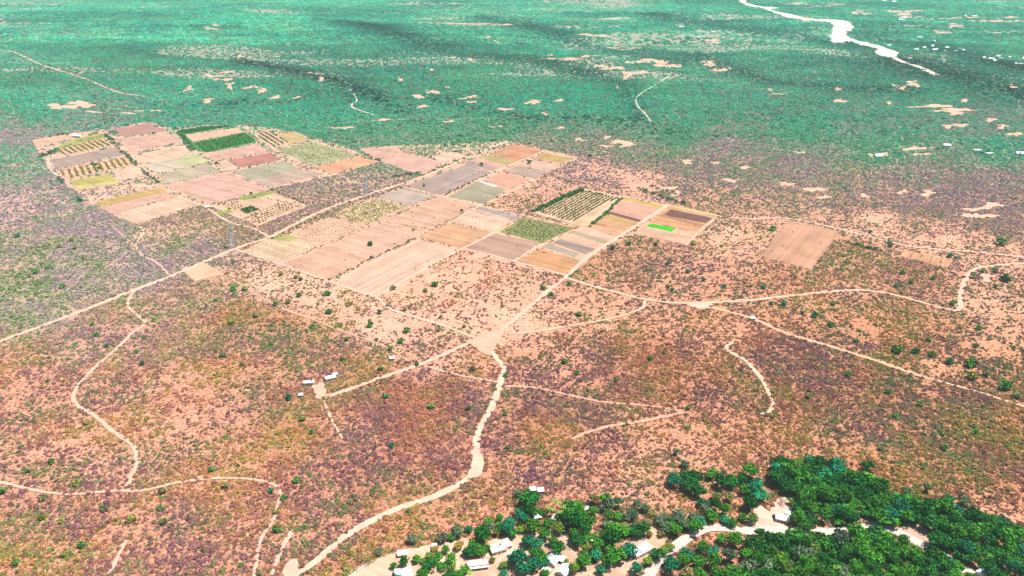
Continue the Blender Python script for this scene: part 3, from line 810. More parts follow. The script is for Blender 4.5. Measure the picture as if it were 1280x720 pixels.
# ------------------------------------------------------------------ foliage meshes
def crown_mesh(name, seed, n, rz=.8, leaf=.16, lobes=7, base=.0, spread=.5, thin=1.0, mat=None, up=.35, hollow=.62):
    """leaf-clump faces spread over several lobes; radius about 1, sitting on z=base"""
    g = np.random.default_rng(seed)
    t = g.random(lobes) * 6.283
    rr = spread * np.sqrt(g.random(lobes))
    lc = np.stack([rr * np.cos(t), rr * np.sin(t), base + rz * (.45 + .55 * g.random(lobes) * (1 - .4 * rr))], 1)
    lr = .34 + .24 * g.random(lobes)
    li = g.integers(0, lobes, n)
    d = g.normal(size=(n, 3))
    d /= np.linalg.norm(d, axis=1, keepdims=True)
    d[:, 2] = np.abs(d[:, 2]) * .9 - .25 * (g.random(n) < .35)
    rad = lr[li] * (hollow + (1 - hollow) * g.random(n) ** .5) * (1 + .18 * g.normal(size=n))
    c = lc[li] + d * rad[:, None] * np.array((1, 1, .8))
    c[:, 2] = np.maximum(c[:, 2], base + .02)
    nrm = d * 1.0 + g.normal(size=(n, 3)) * .42 + np.array((0, 0, up))
    nrm /= np.linalg.norm(nrm, axis=1, keepdims=True)
    a = np.cross(nrm, g.normal(size=(n, 3)))
    a /= np.linalg.norm(a, axis=1, keepdims=True)
    b = np.cross(nrm, a)
    s = leaf * (.6 + .8 * g.random(n))[:, None]
    w = s * thin
    bend = nrm * s * .3
    v = np.stack([c - a * s - bend, c - b * w, c + a * s - bend, c + b * w], 1).reshape(-1, 3)
    f = (np.arange(n)[:, None] * 4 + np.array([0, 1, 2, 0, 2, 3])).ravel()
    me = mesh_np(name, v, f, 3, mat or M_LEAF)
    at = me.attributes.new("leafvar", 'FLOAT_COLOR', 'FACE')
    q = .5 + .95 * g.random(n)
    h = g.normal(0, .07, n)
    cc = np.stack([q * (1 + h), q, q * (1 - h), np.ones(n)], 1).repeat(2, 0)
    at.data.foreach_set("color", cc.astype(np.float32).ravel())
    return me


def gn_scatter(name, pts, scl, rot, idx, tint, meshes, label, cat):
    """one uncounted mass: every plant an instance of a small mesh"""
    me = bpy.data.meshes.new(name)
    me.vertices.add(len(pts))
    me.vertices.foreach_set("co", np.asarray(pts, np.float32).ravel())
    for nm, ty, dat, key in (("scl", 'FLOAT_VECTOR', scl, "vector"), ("rot", 'FLOAT_VECTOR', rot, "vector"), ("idx", 'INT', idx, "value"), ("tint", 'FLOAT_COLOR', tint, "color")):
        a = me.attributes.new(nm, ty, 'POINT')
        a.data.foreach_set(key, np.asarray(dat, np.int32 if ty == 'INT' else np.float32).ravel())
    o = link(bpy.data.objects.new(name, me))
    ng = bpy.data.node_groups.new(name + "_scatter", 'GeometryNodeTree')
    ng.interface.new_socket("Geometry", in_out='INPUT', socket_type='NodeSocketGeometry')
    ng.interface.new_socket("Geometry", in_out='OUTPUT', socket_type='NodeSocketGeometry')
    gi, go = ng.nodes.new("NodeGroupInput"), ng.nodes.new("NodeGroupOutput")
    iop = ng.nodes.new("GeometryNodeInstanceOnPoints")
    join = ng.nodes.new("GeometryNodeJoinGeometry")
    for m in reversed(meshes):
        src = bpy.data.objects.new(m.name + "_source", m)
        oi = ng.nodes.new("GeometryNodeObjectInfo")
        oi.inputs["Object"].default_value = src
        oi.inputs["As Instance"].default_value = True
        ng.links.new(oi.outputs["Geometry"], join.inputs[0])
    ng.links.new(gi.outputs[0], iop.inputs["Points"])
    ng.links.new(join.outputs[0], iop.inputs["Instance"])
    iop.inputs["Pick Instance"].default_value = True
    for nm, ty, sock in (("scl", 'FLOAT_VECTOR', "Scale"), ("rot", 'FLOAT_VECTOR', "Rotation"), ("idx", 'INT', "Instance Index")):
        na = ng.nodes.new("GeometryNodeInputNamedAttribute")
        na.data_type = ty
        na.inputs["Name"].default_value = nm
        out = [s for s in na.outputs if s.enabled and s.name == "Attribute"][0]
        if nm == "rot":
            er = ng.nodes.new("FunctionNodeEulerToRotation")
            ng.links.new(out, er.inputs[0])
            out = er.outputs[0]
        ng.links.new(out, iop.inputs[sock])
    ng.links.new(iop.outputs[0], go.inputs[0])
    md = o.modifiers.new("scatter", 'NODES')
    md.node_group = ng
    tag(o, label, cat, None, "stuff")
    return o


def keep_mask(x, y, pad=0.0):
    m = np.ones(len(x), bool)
    for P in KEEP_POLY:
        xs, ys = [p[0] for p in P], [p[1] for p in P]
        b = (x > min(xs)) & (x < max(xs)) & (y > min(ys)) & (y < max(ys))
        if b.any():
            k = np.where(b)[0]
            m[k[inside(x[k], y[k], P)]] = False
    for C, hw in KEEP_LINE:
        x0, y0 = C.min(0) - hw - 3
        x1, y1 = C.max(0) + hw + 3
        k = np.where((x > x0) & (x < x1) & (y > y0) & (y < y1))[0]
        if len(k):
            m[k[seg_dist(x[k], y[k], C) < hw * .95 + pad]] = False
    return m


def jitter_pts(y0, y1, s, seed):
    g = np.random.default_rng(seed)
    hw = .674 * (CP * y1 + CAM_H * SP) * 1.22
    xs, ys = np.arange(-hw, hw, s), np.arange(y0, y1, s)
    XX, YY = np.meshgrid(xs, ys)
    x = (XX + g.random(XX.shape) * s).ravel()
    y = (YY + g.random(XX.shape) * s).ravel()
    px, py = proj(x, y)
    k = (px > -120) & (px < 1400) & (py < 790)
    return x[k], y[k], px[k], py[k]


C_PURP, C_MAUV, C_OLIV, C_GREY, C_GREN, C_TEAL = [np.array(c) for c in ((.29, .12, .145), (.46, .18, .10), (.45, .29, .07), (.20, .195, .095), (.10, .22, .045), (.04, .40, .25))]


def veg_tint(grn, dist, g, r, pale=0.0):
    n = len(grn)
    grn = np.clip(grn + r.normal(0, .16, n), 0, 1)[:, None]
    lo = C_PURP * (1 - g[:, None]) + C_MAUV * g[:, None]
    lil = np.maximum(np.clip((dist - 850) / 600, 0, .85), pale)[:, None]  # lilac-grey scrub tone, part of it haze put into the colour
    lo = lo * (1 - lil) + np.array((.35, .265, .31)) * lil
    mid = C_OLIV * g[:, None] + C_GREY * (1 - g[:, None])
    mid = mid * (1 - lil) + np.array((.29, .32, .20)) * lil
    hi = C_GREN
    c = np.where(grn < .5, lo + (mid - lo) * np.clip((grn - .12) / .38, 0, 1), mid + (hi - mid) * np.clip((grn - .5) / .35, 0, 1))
    t = np.clip((dist - 1200) / 700, 0, 1)[:, None] * np.clip((grn - .22) / .4, 0, 1)  # teal woods: foliage colour also carries the bright far haze
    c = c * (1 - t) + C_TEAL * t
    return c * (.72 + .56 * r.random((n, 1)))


def pack(x, y, zz, sx, sz, c, nvar, r):
    n = len(x)
    pts = np.stack([x, y, zz], 1)
    scl = np.stack([sx * (.85 + .3 * r.random(n)), sx * (.85 + .3 * r.random(n)), sz], 1)
    rot = np.stack([r.normal(0, .08, n), r.normal(0, .08, n), r.random(n) * 6.283], 1)
    return pts, scl, rot, r.integers(0, nvar, n), np.concatenate([c, np.ones((n, 1))], 1)


BUSH = [crown_mesh("scrub_bush", 100 + k, 84, .6, .21, 6, -.05, .45, (1, .8, .55, .4, .8, 1)[k], M_LEAFI, hollow=.35) for k in range(6)]
CANO = [crown_mesh("canopy_clump", 200 + k, 90, .75, .26, 7, 0, .6, .9, M_LEAFI) for k in range(5)]
TUFT = [crown_mesh("grass_tuft", 300 + k, 14, .5, .42, 3, 0, .4, .45, M_LEAFI) for k in range(3)]

# --- near and middle scrub
parts = []
for y0, y1, s, smin, smax, sd in ((300, 720, 1.95, .9, 2.9, 1), (720, 1150, 2.4, 1.05, 3.1, 2), (1150, 2250, 3.5, 1.5, 3.8, 3)):
    r = np.random.default_rng(sd)
    x, y, px, py = jitter_pts(y0, y1, s, sd)
    cov, grn, orn = control(px, py)
    big = fbm(x, y, 45, 4, 4.4)
    sml = fbm(x, y, 9, 2, 7.7)
    p = np.clip(cov * 1.2 + (big - .5) * 1.0 + (sml - .5) * 1.1 - .18 + np.clip((y - 1150) / 500, 0, .25) * (cov > .6), 0, 1)
    k = (r.random(len(x)) < p * .9) & (cov > .03)
    x, y, px, py, cov, grn, big, orn = [q[k] for q in (x, y, px, py, cov, grn, big, orn)]
    k = keep_mask(x, y, -.4)
    x, y, px, py, cov, grn, big, orn = [q[k] for q in (x, y, px, py, cov, grn, big, orn)]
    gg = fbm(x, y, 30, 3, 1.5)
    hue = np.clip(fbm(x, y, 55, 3, 6.5) * 2.6 - .8 + r.normal(0, .28, len(x)), 0, 1)
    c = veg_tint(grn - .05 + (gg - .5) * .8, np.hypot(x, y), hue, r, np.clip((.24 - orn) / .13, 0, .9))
    c = c * (1.24 - .5 * orn)[:, None]              # shade and vignetting put into the scrub colour, darker towards the east
    sz = smin + (smax - smin) * r.random(len(x)) ** 2.2 * (.5 + .7 * cov)
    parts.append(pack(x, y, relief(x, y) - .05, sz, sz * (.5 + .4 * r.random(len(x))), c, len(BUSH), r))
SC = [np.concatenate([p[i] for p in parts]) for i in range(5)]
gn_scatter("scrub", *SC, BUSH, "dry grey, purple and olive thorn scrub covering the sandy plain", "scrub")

# --- sparse dry tufts everywhere on open soil
r = np.random.default_rng(40)
x, y, px, py = jitter_pts(320, 1250, 4.0, 41)
cov, grn, orn = control(px, py)
k = (r.random(len(x)) < .55) & keep_mask(x, y, .2)
x, y, cov = x[k], y[k], cov[k]
c = np.where(r.random((len(x), 1)) < .5, np.array((.36, .23, .13)), np.array((.30, .20, .17))) * (.7 + .6 * r.random((len(x), 1)))
sz = .45 + .5 * r.random(len(x))
wx, wy, wc = [], [], []
for (nm, fc, poly, rd), P in zip(FIELDS, KEEP_POLY):
    if nm in ("sandy_yard", "lush_crop_plot", "lime_strip"):
        continue
    a = np.array(P)
    n = int(np.ptp(a[:, 0]) * np.ptp(a[:, 1]) / (130 if nm in ("fallow_field", "stubble_field") else 320))
    u, v = a[:, 0].min() + np.ptp(a[:, 0]) * r.random(n), a[:, 1].min() + np.ptp(a[:, 1]) * r.random(n)
    kk = inside(u, v, P) & (fbm(u, v, 35, 3, 8.8) > .47)
    wx.append(u[kk]); wy.append(v[kk]); wc.append(np.tile(np.array(fc) * .55, (int(kk.sum()), 1)))
wx, wy, wc = np.concatenate(wx), np.concatenate(wy), np.concatenate(wc)
x, y, c = np.concatenate([x, wx]), np.concatenate([y, wy]), np.concatenate([c, wc * (.6 + .7 * r.random((len(wx), 1)))])
sz = np.concatenate([sz, .5 + 1.3 * r.random(len(wx)) ** 3])
gn_scatter("dry_grass", *pack(x, y, x * 0, sz, sz, c, len(TUFT), r), TUFT, "small dry brown grass tufts dotted over the bare soil", "grass")

# --- far woodland, darker and denser along the gullies
GULLY = [([(400, 22), (430, 30), (540, 60), (640, 75), (720, 88), (780, 105), (800, 150)], 7), ([(800, 60), (900, 80), (960, 100), (1060, 113), (1150, 116)], 5),
         ([(560, 128), (640, 148), (760, 150), (880, 172), (1000, 176), (1100, 186), (1290, 198)], 6), ([(1060, 54), (1130, 82), (1200, 100), (1290, 125)], 12),
         ([(300, 75), (420, 105), (520, 150)], 6), ([(820, 20), (900, 30), (1000, 40), (1060, 60)], 7), ([(600, 20), (760, 60), (850, 78)], 5), ([(1080, 40), (1180, 62), (1290, 90)], 7),
         ([(120, 120), (220, 132), (330, 128)], 4), ([(240, 32), (300, 31)], 2)]


def gully(px, py):
    d = np.zeros(len(px))
    for pl, w in GULLY:
        d = np.maximum(d, np.exp(-(seg_dist(px * .35, py, [(a * .35, b) for a, b in pl]) / w) ** 2))
    return d


parts = []
for y0, y1, s, smin, smax, sd in ((1450, 3000, 7.5, 3.0, 6.0, 11), (3000, 7200, 15.5, 7.0, 13.0, 12)):
    r = np.random.default_rng(sd)
    x, y, px, py = jitter_pts(y0, y1, s, sd)
    cov, grn, orn = control(px, py)
    strk = fbm(x * .45 + y * .2, y, 260, 4, 3.1)
    k = (r.random(len(x)) < np.clip((cov * 1.1 + (strk - .5) * .7 - .06) * (1 - .72 * glade(x, y) * (1 - gully(px, py))), .08, .97)) & (keep_mask(x, y, 2) | ((r.random(len(x)) < .2) & (y > 1950) & ~inside(x, y, RIVER_W)))
    ramp_in = np.clip((y - 1450) / 800, .08, 1)
    k &= r.random(len(x)) < ramp_in
    x, y, grn, strk, px, py = x[k], y[k], grn[k], strk[k], px[k], py[k]
    gu = gully(px, py + (strk - .5) * 16)
    grn = grn + .35 * gu
    hue = np.clip(fbm(x, y, 90, 3, 6.5) * 2 - .5, 0, 1)
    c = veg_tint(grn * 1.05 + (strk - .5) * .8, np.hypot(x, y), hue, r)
    lg = np.clip(fbm(x, y, 120, 3, 12.5) * 2.2 - .75, 0, 1)[:, None] * (1 - gu[:, None])
    c = c * (1 - .6 * lg) + np.array((.17, .50, .25)) * .6 * lg
    c = c * (1.5 - .75 * np.clip((strk - .25) / .5, 0, 1) - .7 * gu)[:, None]
    c = c * (.62 + .76 * fbm(x, y, 55, 3, 21.5))[:, None]
    gm = (r.random(len(x)) < .28 * np.clip((3300 - y) / 1200, 0, 1))[:, None]
    c = np.where(gm, np.array((.22, .26, .19)) * (.7 + .6 * r.random((len(x), 1))), c)
    sz = smin + (smax - smin) * r.random(len(x)) ** 1.6
    sz *= .75 + .5 * strk
    parts.append(pack(x, y, relief(x, y) - .3, sz, sz * (.55 + .3 * r.random(len(x))) * (1 if y0 < 2000 else .6), c, len(CANO), r))
FW = [np.concatenate([p[i] for p in parts]) for i in range(5)]
gn_scatter("woodland", *FW, CANO, "hazy teal green woodland spreading over the plain beyond the fields", "woodland")

# ------------------------------------------------------------------ single plants
def grid_in(poly_px, sa, sb, jit=.12, seed=0, edge=None):
    """points on a planted grid (rows along A_DIR) inside a pixel polygon"""
    g = np.random.default_rng(seed)
    P = np.array([gnd(*p) for p in poly_px])
    c = P.mean(0)
    A_, B_ = A_DIR, B_DIR
    if edge is not None:
        A_ = P[(edge + 1) % len(P)] - P[edge]
        A_ = A_ / np.linalg.norm(A_)
        B_ = np.array((A_[1], -A_[0]))
    a, b = (P - c) @ A_, (P - c) @ B_
    AA, BB = np.meshgrid(np.arange(a.min(), a.max(), sa), np.arange(b.min(), b.max(), sb))
    AA = AA + g.normal(0, jit * sa, AA.shape)
    BB = BB + g.normal(0, jit * sb * .6, BB.shape)
    W = c + AA.ravel()[:, None] * A_ + BB.ravel()[:, None] * B_
    return W[inside(W[:, 0], W[:, 1], [tuple(p) for p in P])]


def plain_plant(name, mesh, x, y, sx, sz, colr, label, cat, group):
    o = bpy.data.objects.new(name, mesh)
    o.location = (x, y, float(relief(x, y)))
    o.rotation_euler = (0, 0, random.random() * 6.283)
    o.scale = (sx, sx * random.uniform(.88, 1.12), sz)
    o.color = (*colr, 1)
    return tag(link(o), label, cat, group)


def vary(c, a=.18):
    q = random.uniform(1 - a, 1 + a)
    return tuple(max(.004, v * q * random.uniform(.93, 1.07)) for v in c)


# orchard between the lime-green crop and the burnt strip: 300 trees one by one
OT = [crown_mesh("orchard_tree", 400 + k, 60, .8, .28, 5, .05, .42, .9) for k in range(4)]
pts = grid_in([(670, 264), (728, 238), (772, 247), (716, 278)], 5.0, 6.4, .08, 5)
pts = pts[np.argsort(pts[:, 1])][:300]
ORD = 'first second third fourth fifth sixth seventh eighth ninth tenth eleventh twelfth thirteenth fourteenth fifteenth sixteenth seventeenth eighteenth'.split()
row = np.round(((pts @ B_DIR) - (pts @ B_DIR).min()) / 6.4).astype(int)
for k, (x, y) in enumerate(pts):
    q = random.uniform(1.6, 2.5)
    plain_plant("orchard_tree", OT[k % 4], x, y, q, q * 1.15, vary((.17, .18, .03), .35),
                "small olive-green orchard tree in the %s row counted from the taller hedge" % ORD[min(row[k], 17)], "tree", "orchard trees, %s row from the taller hedge" % ORD[min(row[k], 17)])

# remaining plantations as one mass
parts = []
for poly, sa, sb, q, c, sd in (
        ([(416, 267), (472, 248), (506, 260), (459, 281)], 4.4, 5.2, 1.9, (.32, .31, .05), 1),
        ([(366, 294), (412, 273), (448, 284), (405, 304)], 6.0, 7.0, 1.25, (.40, .34, .10), 2),
        ([(308, 314), (346, 295), (398, 306), (352, 327)], 5.0, 9.0, 1.1, (.42, .33, .12), 3),
        ([(266, 256), (296, 250), (312, 262), (288, 262)], 6, 8, 2.2, (.22, .20, .04), 4),
        ([(325, 262), (352, 252), (384, 257), (345, 270), (322, 280), (298, 276)], 6, 8, 2.2, (.22, .19, .04), 5),
        ([(300, 262), (315, 257), (324, 263), (308, 268)], 3.5, 3.5, 2.4, (.05, .16, .03), 6),
        ([(73, 214), (160, 197), (166, 205), (86, 224)], 3.0, 10.5, 2.7, (.36, .30, .04), 7),
        ([(73, 187), (130, 174), (143, 181), (76, 195)], 3.0, 10.5, 2.7, (.28, .30, .04), 8),
        ([(222, 164), (262, 158), (286, 158), (233, 167)], 4, 4, 3.0, (.035, .20, .05), 9),
        ([(243, 180), (306, 166), (320, 177), (258, 190)], 5, 5, 2.4, (.04, .26, .05), 10),
        ([(220, 165), (230, 168), (246, 188), (238, 190)], 6, 6, 3.4, (.04, .20, .07), 11),
        ([(319, 167), (335, 163), (360, 178), (342, 185)], 3.4, 11, 2.4, (.05, .17, .05), 12),
        ([(95, 176), (130, 168), (132, 172), (76, 185)], 8, 8, 2.2, (.30, .38, .06), 13),
        ([(1130, 313), (1190, 326), (1183, 334), (1126, 319)], 2.6, 12, 1.0, (.17, .11, .06), 14),
        ([(630, 290), (656, 274), (716, 286), (677, 302)], 4.5, 4.5, 1.5, (.14, .25, .06), 15),
        ([(350, 188), (390, 178), (440, 194), (390, 205)], 8, 8, 1.6, (.25, .32, .08), 16)):
    w = grid_in(poly, sa, sb, .45 if sd in (15, 16, 10, 9) else .1, sd, 1 if sd in (7, 8, 12) else None)
    r = np.random.default_rng(60 + sd)
    w = w[r.random(len(w)) < .93]
    sz = q * (.75 + .5 * r.random(len(w)))
    c = np.array(c) * (.7 + .6 * r.random((len(w), 1)))
    parts.append(pack(w[:, 0], w[:, 1], w[:, 0] * 0, sz, sz * 1.05, c, len(BUSH), r))
PL = [np.concatenate([p[i] for p in parts]) for i in range(5)]
gn_scatter("plantation_rows", *PL, BUSH, "rows of small fruit trees and crops planted on the farther plots", "plantation")

# hedges and field borders: single trees along lines (px0, py0, px1, py1, count, radius m, colour, label)
HT = [crown_mesh("hedge_tree", 420 + k, 110, .85, .22, 6, 0, .5, .9) for k in range(4)]
HG = (.045, .17, .04)
H_LBL = [
    'dense tall green hedge tree on the pylon side of the clipped orchard rows',
    'low green hedge tree between the orchard rows and the striped brown plots',
    'small green tree closing the upper end of the orchard rows',
    'large dark tree at the upper lane corner beside the western vine rows',
    'green border tree on the lane beside the lower western vine rows',
    'grey-green bush on the lane below the western vine rows',
    'dark tree cluster at the outer corner of the western vine rows',
    'dark tree standing in the middle of the lower western vine rows',
    'teal bush at the foot of the pale western track',
    'dark tree beside the white farm shed at the western plots',
    'small dark bush at the lower end of the boundary beside the wide pale field',
    'small brown-green bush midway on the boundary beside the wide pale field',
    'tiny dry bush on the boundary above the orange ploughed strip',
    'grey-green bush between the slate-grey field and its green-grey neighbour',
    'grey-green bush between the slate-grey field and the striped pink plot',
    'green roadside bush above the slate-grey field',
    'green roadside tree beside the topmost orange field',
    'green bush between the two pink northern fallow fields',
    'green bush beside the orange field and the pale northern fallow',
    'dark green tree pair at the tip of the orange field',
    'dry bush along the dirt road beside the young orchard',
    'grey-green bush along the dirt road beside the olive plantation',
    'dark green thicket bush where the scrub plot meets the dirt road',
    'dark bush on the upper edge of the fruit-tree plot',
    'dark hedge bush between the fruit-tree plot and the scrub plot',
    'green thicket tree at the sandy corner above the striped brown plots',
    'pale green thicket tree on the upper side of the sandy corner',
    'yellow-green bush on the open pink plot beside the dark ploughed strip',
    'green bush beside the track above the open pink plot',
    'dark green thicket bush right of the tan rectangular field',
]
for lab, (x0, y0, x1, y1, n, q, c, key) in zip(H_LBL, (
        (664, 266, 728, 237, 32, 4.8, HG, 'o'), (738, 284, 779, 247, 24, 3.4, (.08, .22, .05), 'o'), (728, 238, 752, 243, 7, 2.6, (.10, .22, .05), 'o'),
        (131, 168, 148, 183, 8, 5.0, HG, 'w'), (148, 186, 174, 208, 12, 4.0, (.06, .19, .08), 'w'), (176, 212, 200, 230, 12, 3.4, (.10, .19, .10), 'w'),
        (48, 197, 70, 190, 8, 5, HG, 'w'), (114, 204, 126, 212, 5, 4, HG, 'w'), (72, 222, 80, 229, 4, 4, (.08, .2, .08), 'w'), (60, 171, 92, 168, 4, 4, HG, 'w'),
        (412, 351, 452, 330, 14, 1.9, (.10, .13, .06), 'f'), (455, 328, 520, 298, 22, 1.8, (.14, .13, .08), 'f'), (525, 295, 590, 260, 18, 1.4, (.16, .14, .09), 'f'),
        (556, 244, 590, 228, 14, 2.2, (.12, .15, .09), 'n'), (592, 226, 618, 216, 8, 2.0, (.11, .14, .09), 'n'), (540, 214, 584, 198, 12, 2.6, (.12, .20, .08), 'n'),
        (586, 195, 638, 180, 12, 2.8, (.08, .18, .07), 'n'), (522, 192, 545, 199, 6, 2.6, (.05, .18, .05), 'n'), (448, 195, 475, 202, 7, 2.6, (.08, .17, .07), 'n'), (470, 198, 476, 202, 4, 3, HG, 'n'),
        (338, 300, 420, 261, 16, 2.2, (.18, .16, .10), 'g'), (428, 256, 498, 236, 14, 2.6, (.15, .17, .09), 'g'), (488, 222, 528, 216, 12, 3.2, (.09, .16, .08), 'g'),
        (300, 244, 385, 256, 9, 2.0, (.08, .14, .05), 'g'), (340, 237, 384, 256, 12, 2.4, (.06, .13, .04), 'g'),
        (800, 238, 852, 254, 18, 3.6, (.06, .20, .09), 's'), (812, 232, 848, 244, 10, 3.0, (.10, .22, .10), 's'),
        (900, 278, 935, 292, 7, 2.4, (.13, .22, .07), 'r'), (940, 282, 968, 290, 6, 2.8, (.10, .24, .06), 'r'), (1060, 304, 1100, 314, 12, 3.0, (.08, .18, .08), 'r'))):
    for k in range(n):
        t = (k + random.random()) / n
        x, y = gnd(x0 + (x1 - x0) * t + random.uniform(-1.2, 1.2), y0 + (y1 - y0) * t + random.uniform(-.8, .8))
        qq = q * random.uniform(.7, 1.25)
        plain_plant("hedge_tree", HT[k % 4], x, y, qq, qq * .95, vary(c), lab, "tree", "bushes: " + lab)

# scattered green shrubs standing out of the scrub (px, py, radius px, tone)
SH = [crown_mesh("shrub", 440 + k, 150, .85, .20, 6, 0, .45, .9) for k in range(5)]
TONE = {'g': (.10, .25, .045), 'd': (.03, .13, .035), 'y': (.26, .30, .05), 't': (.03, .20, .10), 'o': (.20, .22, .08)}
SHRUBS = [
    ("green round shrub on the open sandy fallow below the pale field", 'shrubs on the sandy fallow',
     [(463, 406, 6, 'g'), (509, 413, 6.5, 'g'), (501, 426, 6.5, 'g'), (475, 390, 5, 'd'), (488, 436, 5, 'g'), (374, 369, 5, 'd'), (410, 367, 6, 'g'), (360, 378, 5, 'o'), (437, 380, 5.5, 'y'), (412, 390, 6, 'g'),
      (432, 365, 3.5, 'y'), (291, 327, 4, 'g'), (492, 360, 5, 'y'), (544, 356, 6, 'g'), (532, 363, 5, 'y'), (485, 381, 4, 'y'), (370, 347, 4, 'o'), (376, 349, 4, 'd'), (352, 343, 4, 'o'), (506, 387, 4, 'y'), (551, 396, 3.5, 'g'), (580, 408, 4, 'y'), (548, 413, 3.5, 'y'), (471, 425, 4, 'g'), (521, 456, 4, 'd')]),
    ("dark round shrub alone on the bare mauve field", 'lone shrubs on the mauve field', [(463, 305, 5, 'd'), (517, 287, 3, 'y'), (464, 322, 3, 'd'), (577, 263, 2.6, 'd')]),
    ("green shrub in the brown scrub beside the winding western track", 'shrubs by the western track',
     [(121, 418, 5, 'g'), (134, 432, 4.5, 't'), (178, 455, 4.5, 'd'), (180, 422, 4, 'g'), (79, 358, 5, 'g'), (116, 405, 4, 'g'), (171, 440, 4, 'g'), (60, 476, 3.5, 'g'), (109, 529, 5, 'y'), (22, 295, 5, 't'), (90, 300, 4, 'y'), (95, 310, 4, 'y'), (75, 308, 4, 'y'), (106, 322, 4, 'y'), (45, 340, 5, 'g'), (100, 250, 5, 't'), (60, 335, 4, 'g')]),
    ("green shrub in the scrub between the fence line and the white farm buildings", 'shrubs by the white farm',
     [(289, 403, 6, 'y'), (279, 445, 5, 'g'), (391, 408, 5, 'g'), (361, 497, 6, 't'), (292, 361, 6, 'g'), (306, 361, 5, 'g'), (378, 524, 5, 'g'), (320, 395, 5, 'o'), (270, 375, 4, 'g'), (428, 449, 5, 'g'), (476, 461, 5, 'g'), (433, 424, 5, 'g'), (345, 380, 5, 'g'), (303, 455, 5, 'o'), (340, 430, 4, 'g')]),
    ("green shrub standing in the pinkish scrub around the crossing footpaths", 'shrubs in the pinkish scrub',
     [(65, 577, 6, 'g'), (97, 604, 7, 'y'), (55, 622, 7, 'o'), (54, 646, 7, 'y'), (77, 651, 6, 'y'), (131, 635, 7, 'o'), (165, 649, 8, 'y'), (201, 635, 5, 'g'), (265, 587, 6, 'g'), (339, 614, 6, 't'), (346, 662, 7, 'g'), (356, 622, 6, 'g'), (371, 600, 7, 'g'), (81, 694, 6, 'y'), (104, 682, 7, 'g'),
      (20, 704, 7, 'g'), (279, 713, 5, 'y'), (301, 706, 5, 'g'), (282, 607, 6, 'o'), (203, 614, 7, 'o'), (35, 588, 6, 'o'), (3, 614, 8, 'g'), (205, 652, 7, 'o'), (325, 717, 6, 'o'), (345, 640, 5, 'o'), (390, 540, 5, 'g')]),
    ("green shrub among purple scrub near the pale track junction", 'shrubs near the junction',
     [(538, 508, 6, 'g'), (482, 496, 5, 't'), (585, 511, 5, 'd'), (724, 393, 5.5, 'g'), (689, 368, 5, 'g'), (712, 355, 5, 'g'), (679, 360, 5, 'g'), (813, 449, 5, 'g'), (705, 452, 6, 'g'), (675, 445, 4, 'y'), (722, 466, 5, 'g'), (632, 469, 5, 'g'), (591, 461, 6, 'o'), (835, 358, 4, 'g'), (766, 310, 5, 'd'), (785, 305, 4.5, 'g'), (819, 306, 4, 'd'),
      (785, 313, 3.5, 'g'), (830, 441, 4, 'g'), (835, 330, 4, 't'), (860, 340, 4, 't'), (905, 358, 4.5, 't'), (880, 350, 4, 't'), (840, 362, 4, 't'), (490, 557, 6, 't'), (632, 517, 5, 'g'), (860, 510, 5, 'g'), (860, 535, 5, 'g'), (770, 475, 5, 'g'), (635, 560, 5, 'o')]),
    ("large dark green shrub on the orange soil by the diagonal eastern road", 'shrubs by the eastern road',
     [(1120, 438, 9.5, 'g'), (1144, 439, 7, 'd'), (1186, 452, 7.5, 'd'), (1214, 454, 11, 'g'), (1219, 432, 5.5, 'g'), (1223, 410, 5.5, 'g'), (1164, 443, 7, 'g'), (1214, 471, 9, 'y'), (1003, 391, 4.5, 't'), (1038, 406, 6, 'g'), (1018, 394, 6, 't'), (979, 380, 5.5, 't'), (964, 379, 4.5, 'g'), (1070, 426, 5, 'g'), (1257, 483, 11, 'g'), (1232, 468, 7, 'o'), (1270, 495, 7, 'o'),
      (1160, 425, 5, 'g'), (1110, 490, 6, 'g'), (1150, 505, 6, 'g'), (1060, 468, 6, 'g'), (1120, 520, 6, 'g'), (1010, 495, 6, 'o'), (966, 520, 5, 'y'), (1040, 380, 4, 'g'), (1180, 560, 6, 'g'), (1220, 540, 6, 'g'), (1100, 560, 6, 'o')]),
    ("dark green bush beside the bare round clearing at the road bend", 'bushes at the road bend',
     [(1112, 306, 6, 'd'), (1087, 290, 4, 'g'), (966, 286, 6, 'g'), (954, 359, 4.5, 't'), (1256, 348, 9, 'd'), (1243, 338, 6, 'g'), (1216, 345, 6.5, 'g'), (1229, 339, 5, 'g'), (1251, 303, 9, 'g'), (867, 304, 5, 'y'), (1166, 348, 5, 'g'), (1120, 358, 4, 't'), (1191, 379, 6, 'g'), (1187, 320, 5, 't'), (1196, 323, 4, 't'), (1128, 341, 5, 'g'), (1138, 353, 4, 'g'), (1244, 358, 5, 'g')]),
    ("lone dark tree standing on the small northern plots", 'lone trees on the northern plots', [(662, 203, 4.5, 'd'), (602, 206, 4, 'd'), (737, 195, 3.4, 'd'), (855, 254, 4.5, 'd'), (530, 232, 3, 'g'), (271, 204, 3, 'd'), (314, 242, 3.2, 'd')]),
]
for lab, grp, lst in SHRUBS:
    for px, py, rp, tn in lst:
        x, y = gnd(px, py + rp * .3)
        q = rp * depth_of(x, y) / FPX * .95
        plain_plant("shrub", SH[random.randrange(5)], x, y, q, q * .95, vary(TONE[tn]), lab, "shrub", grp)

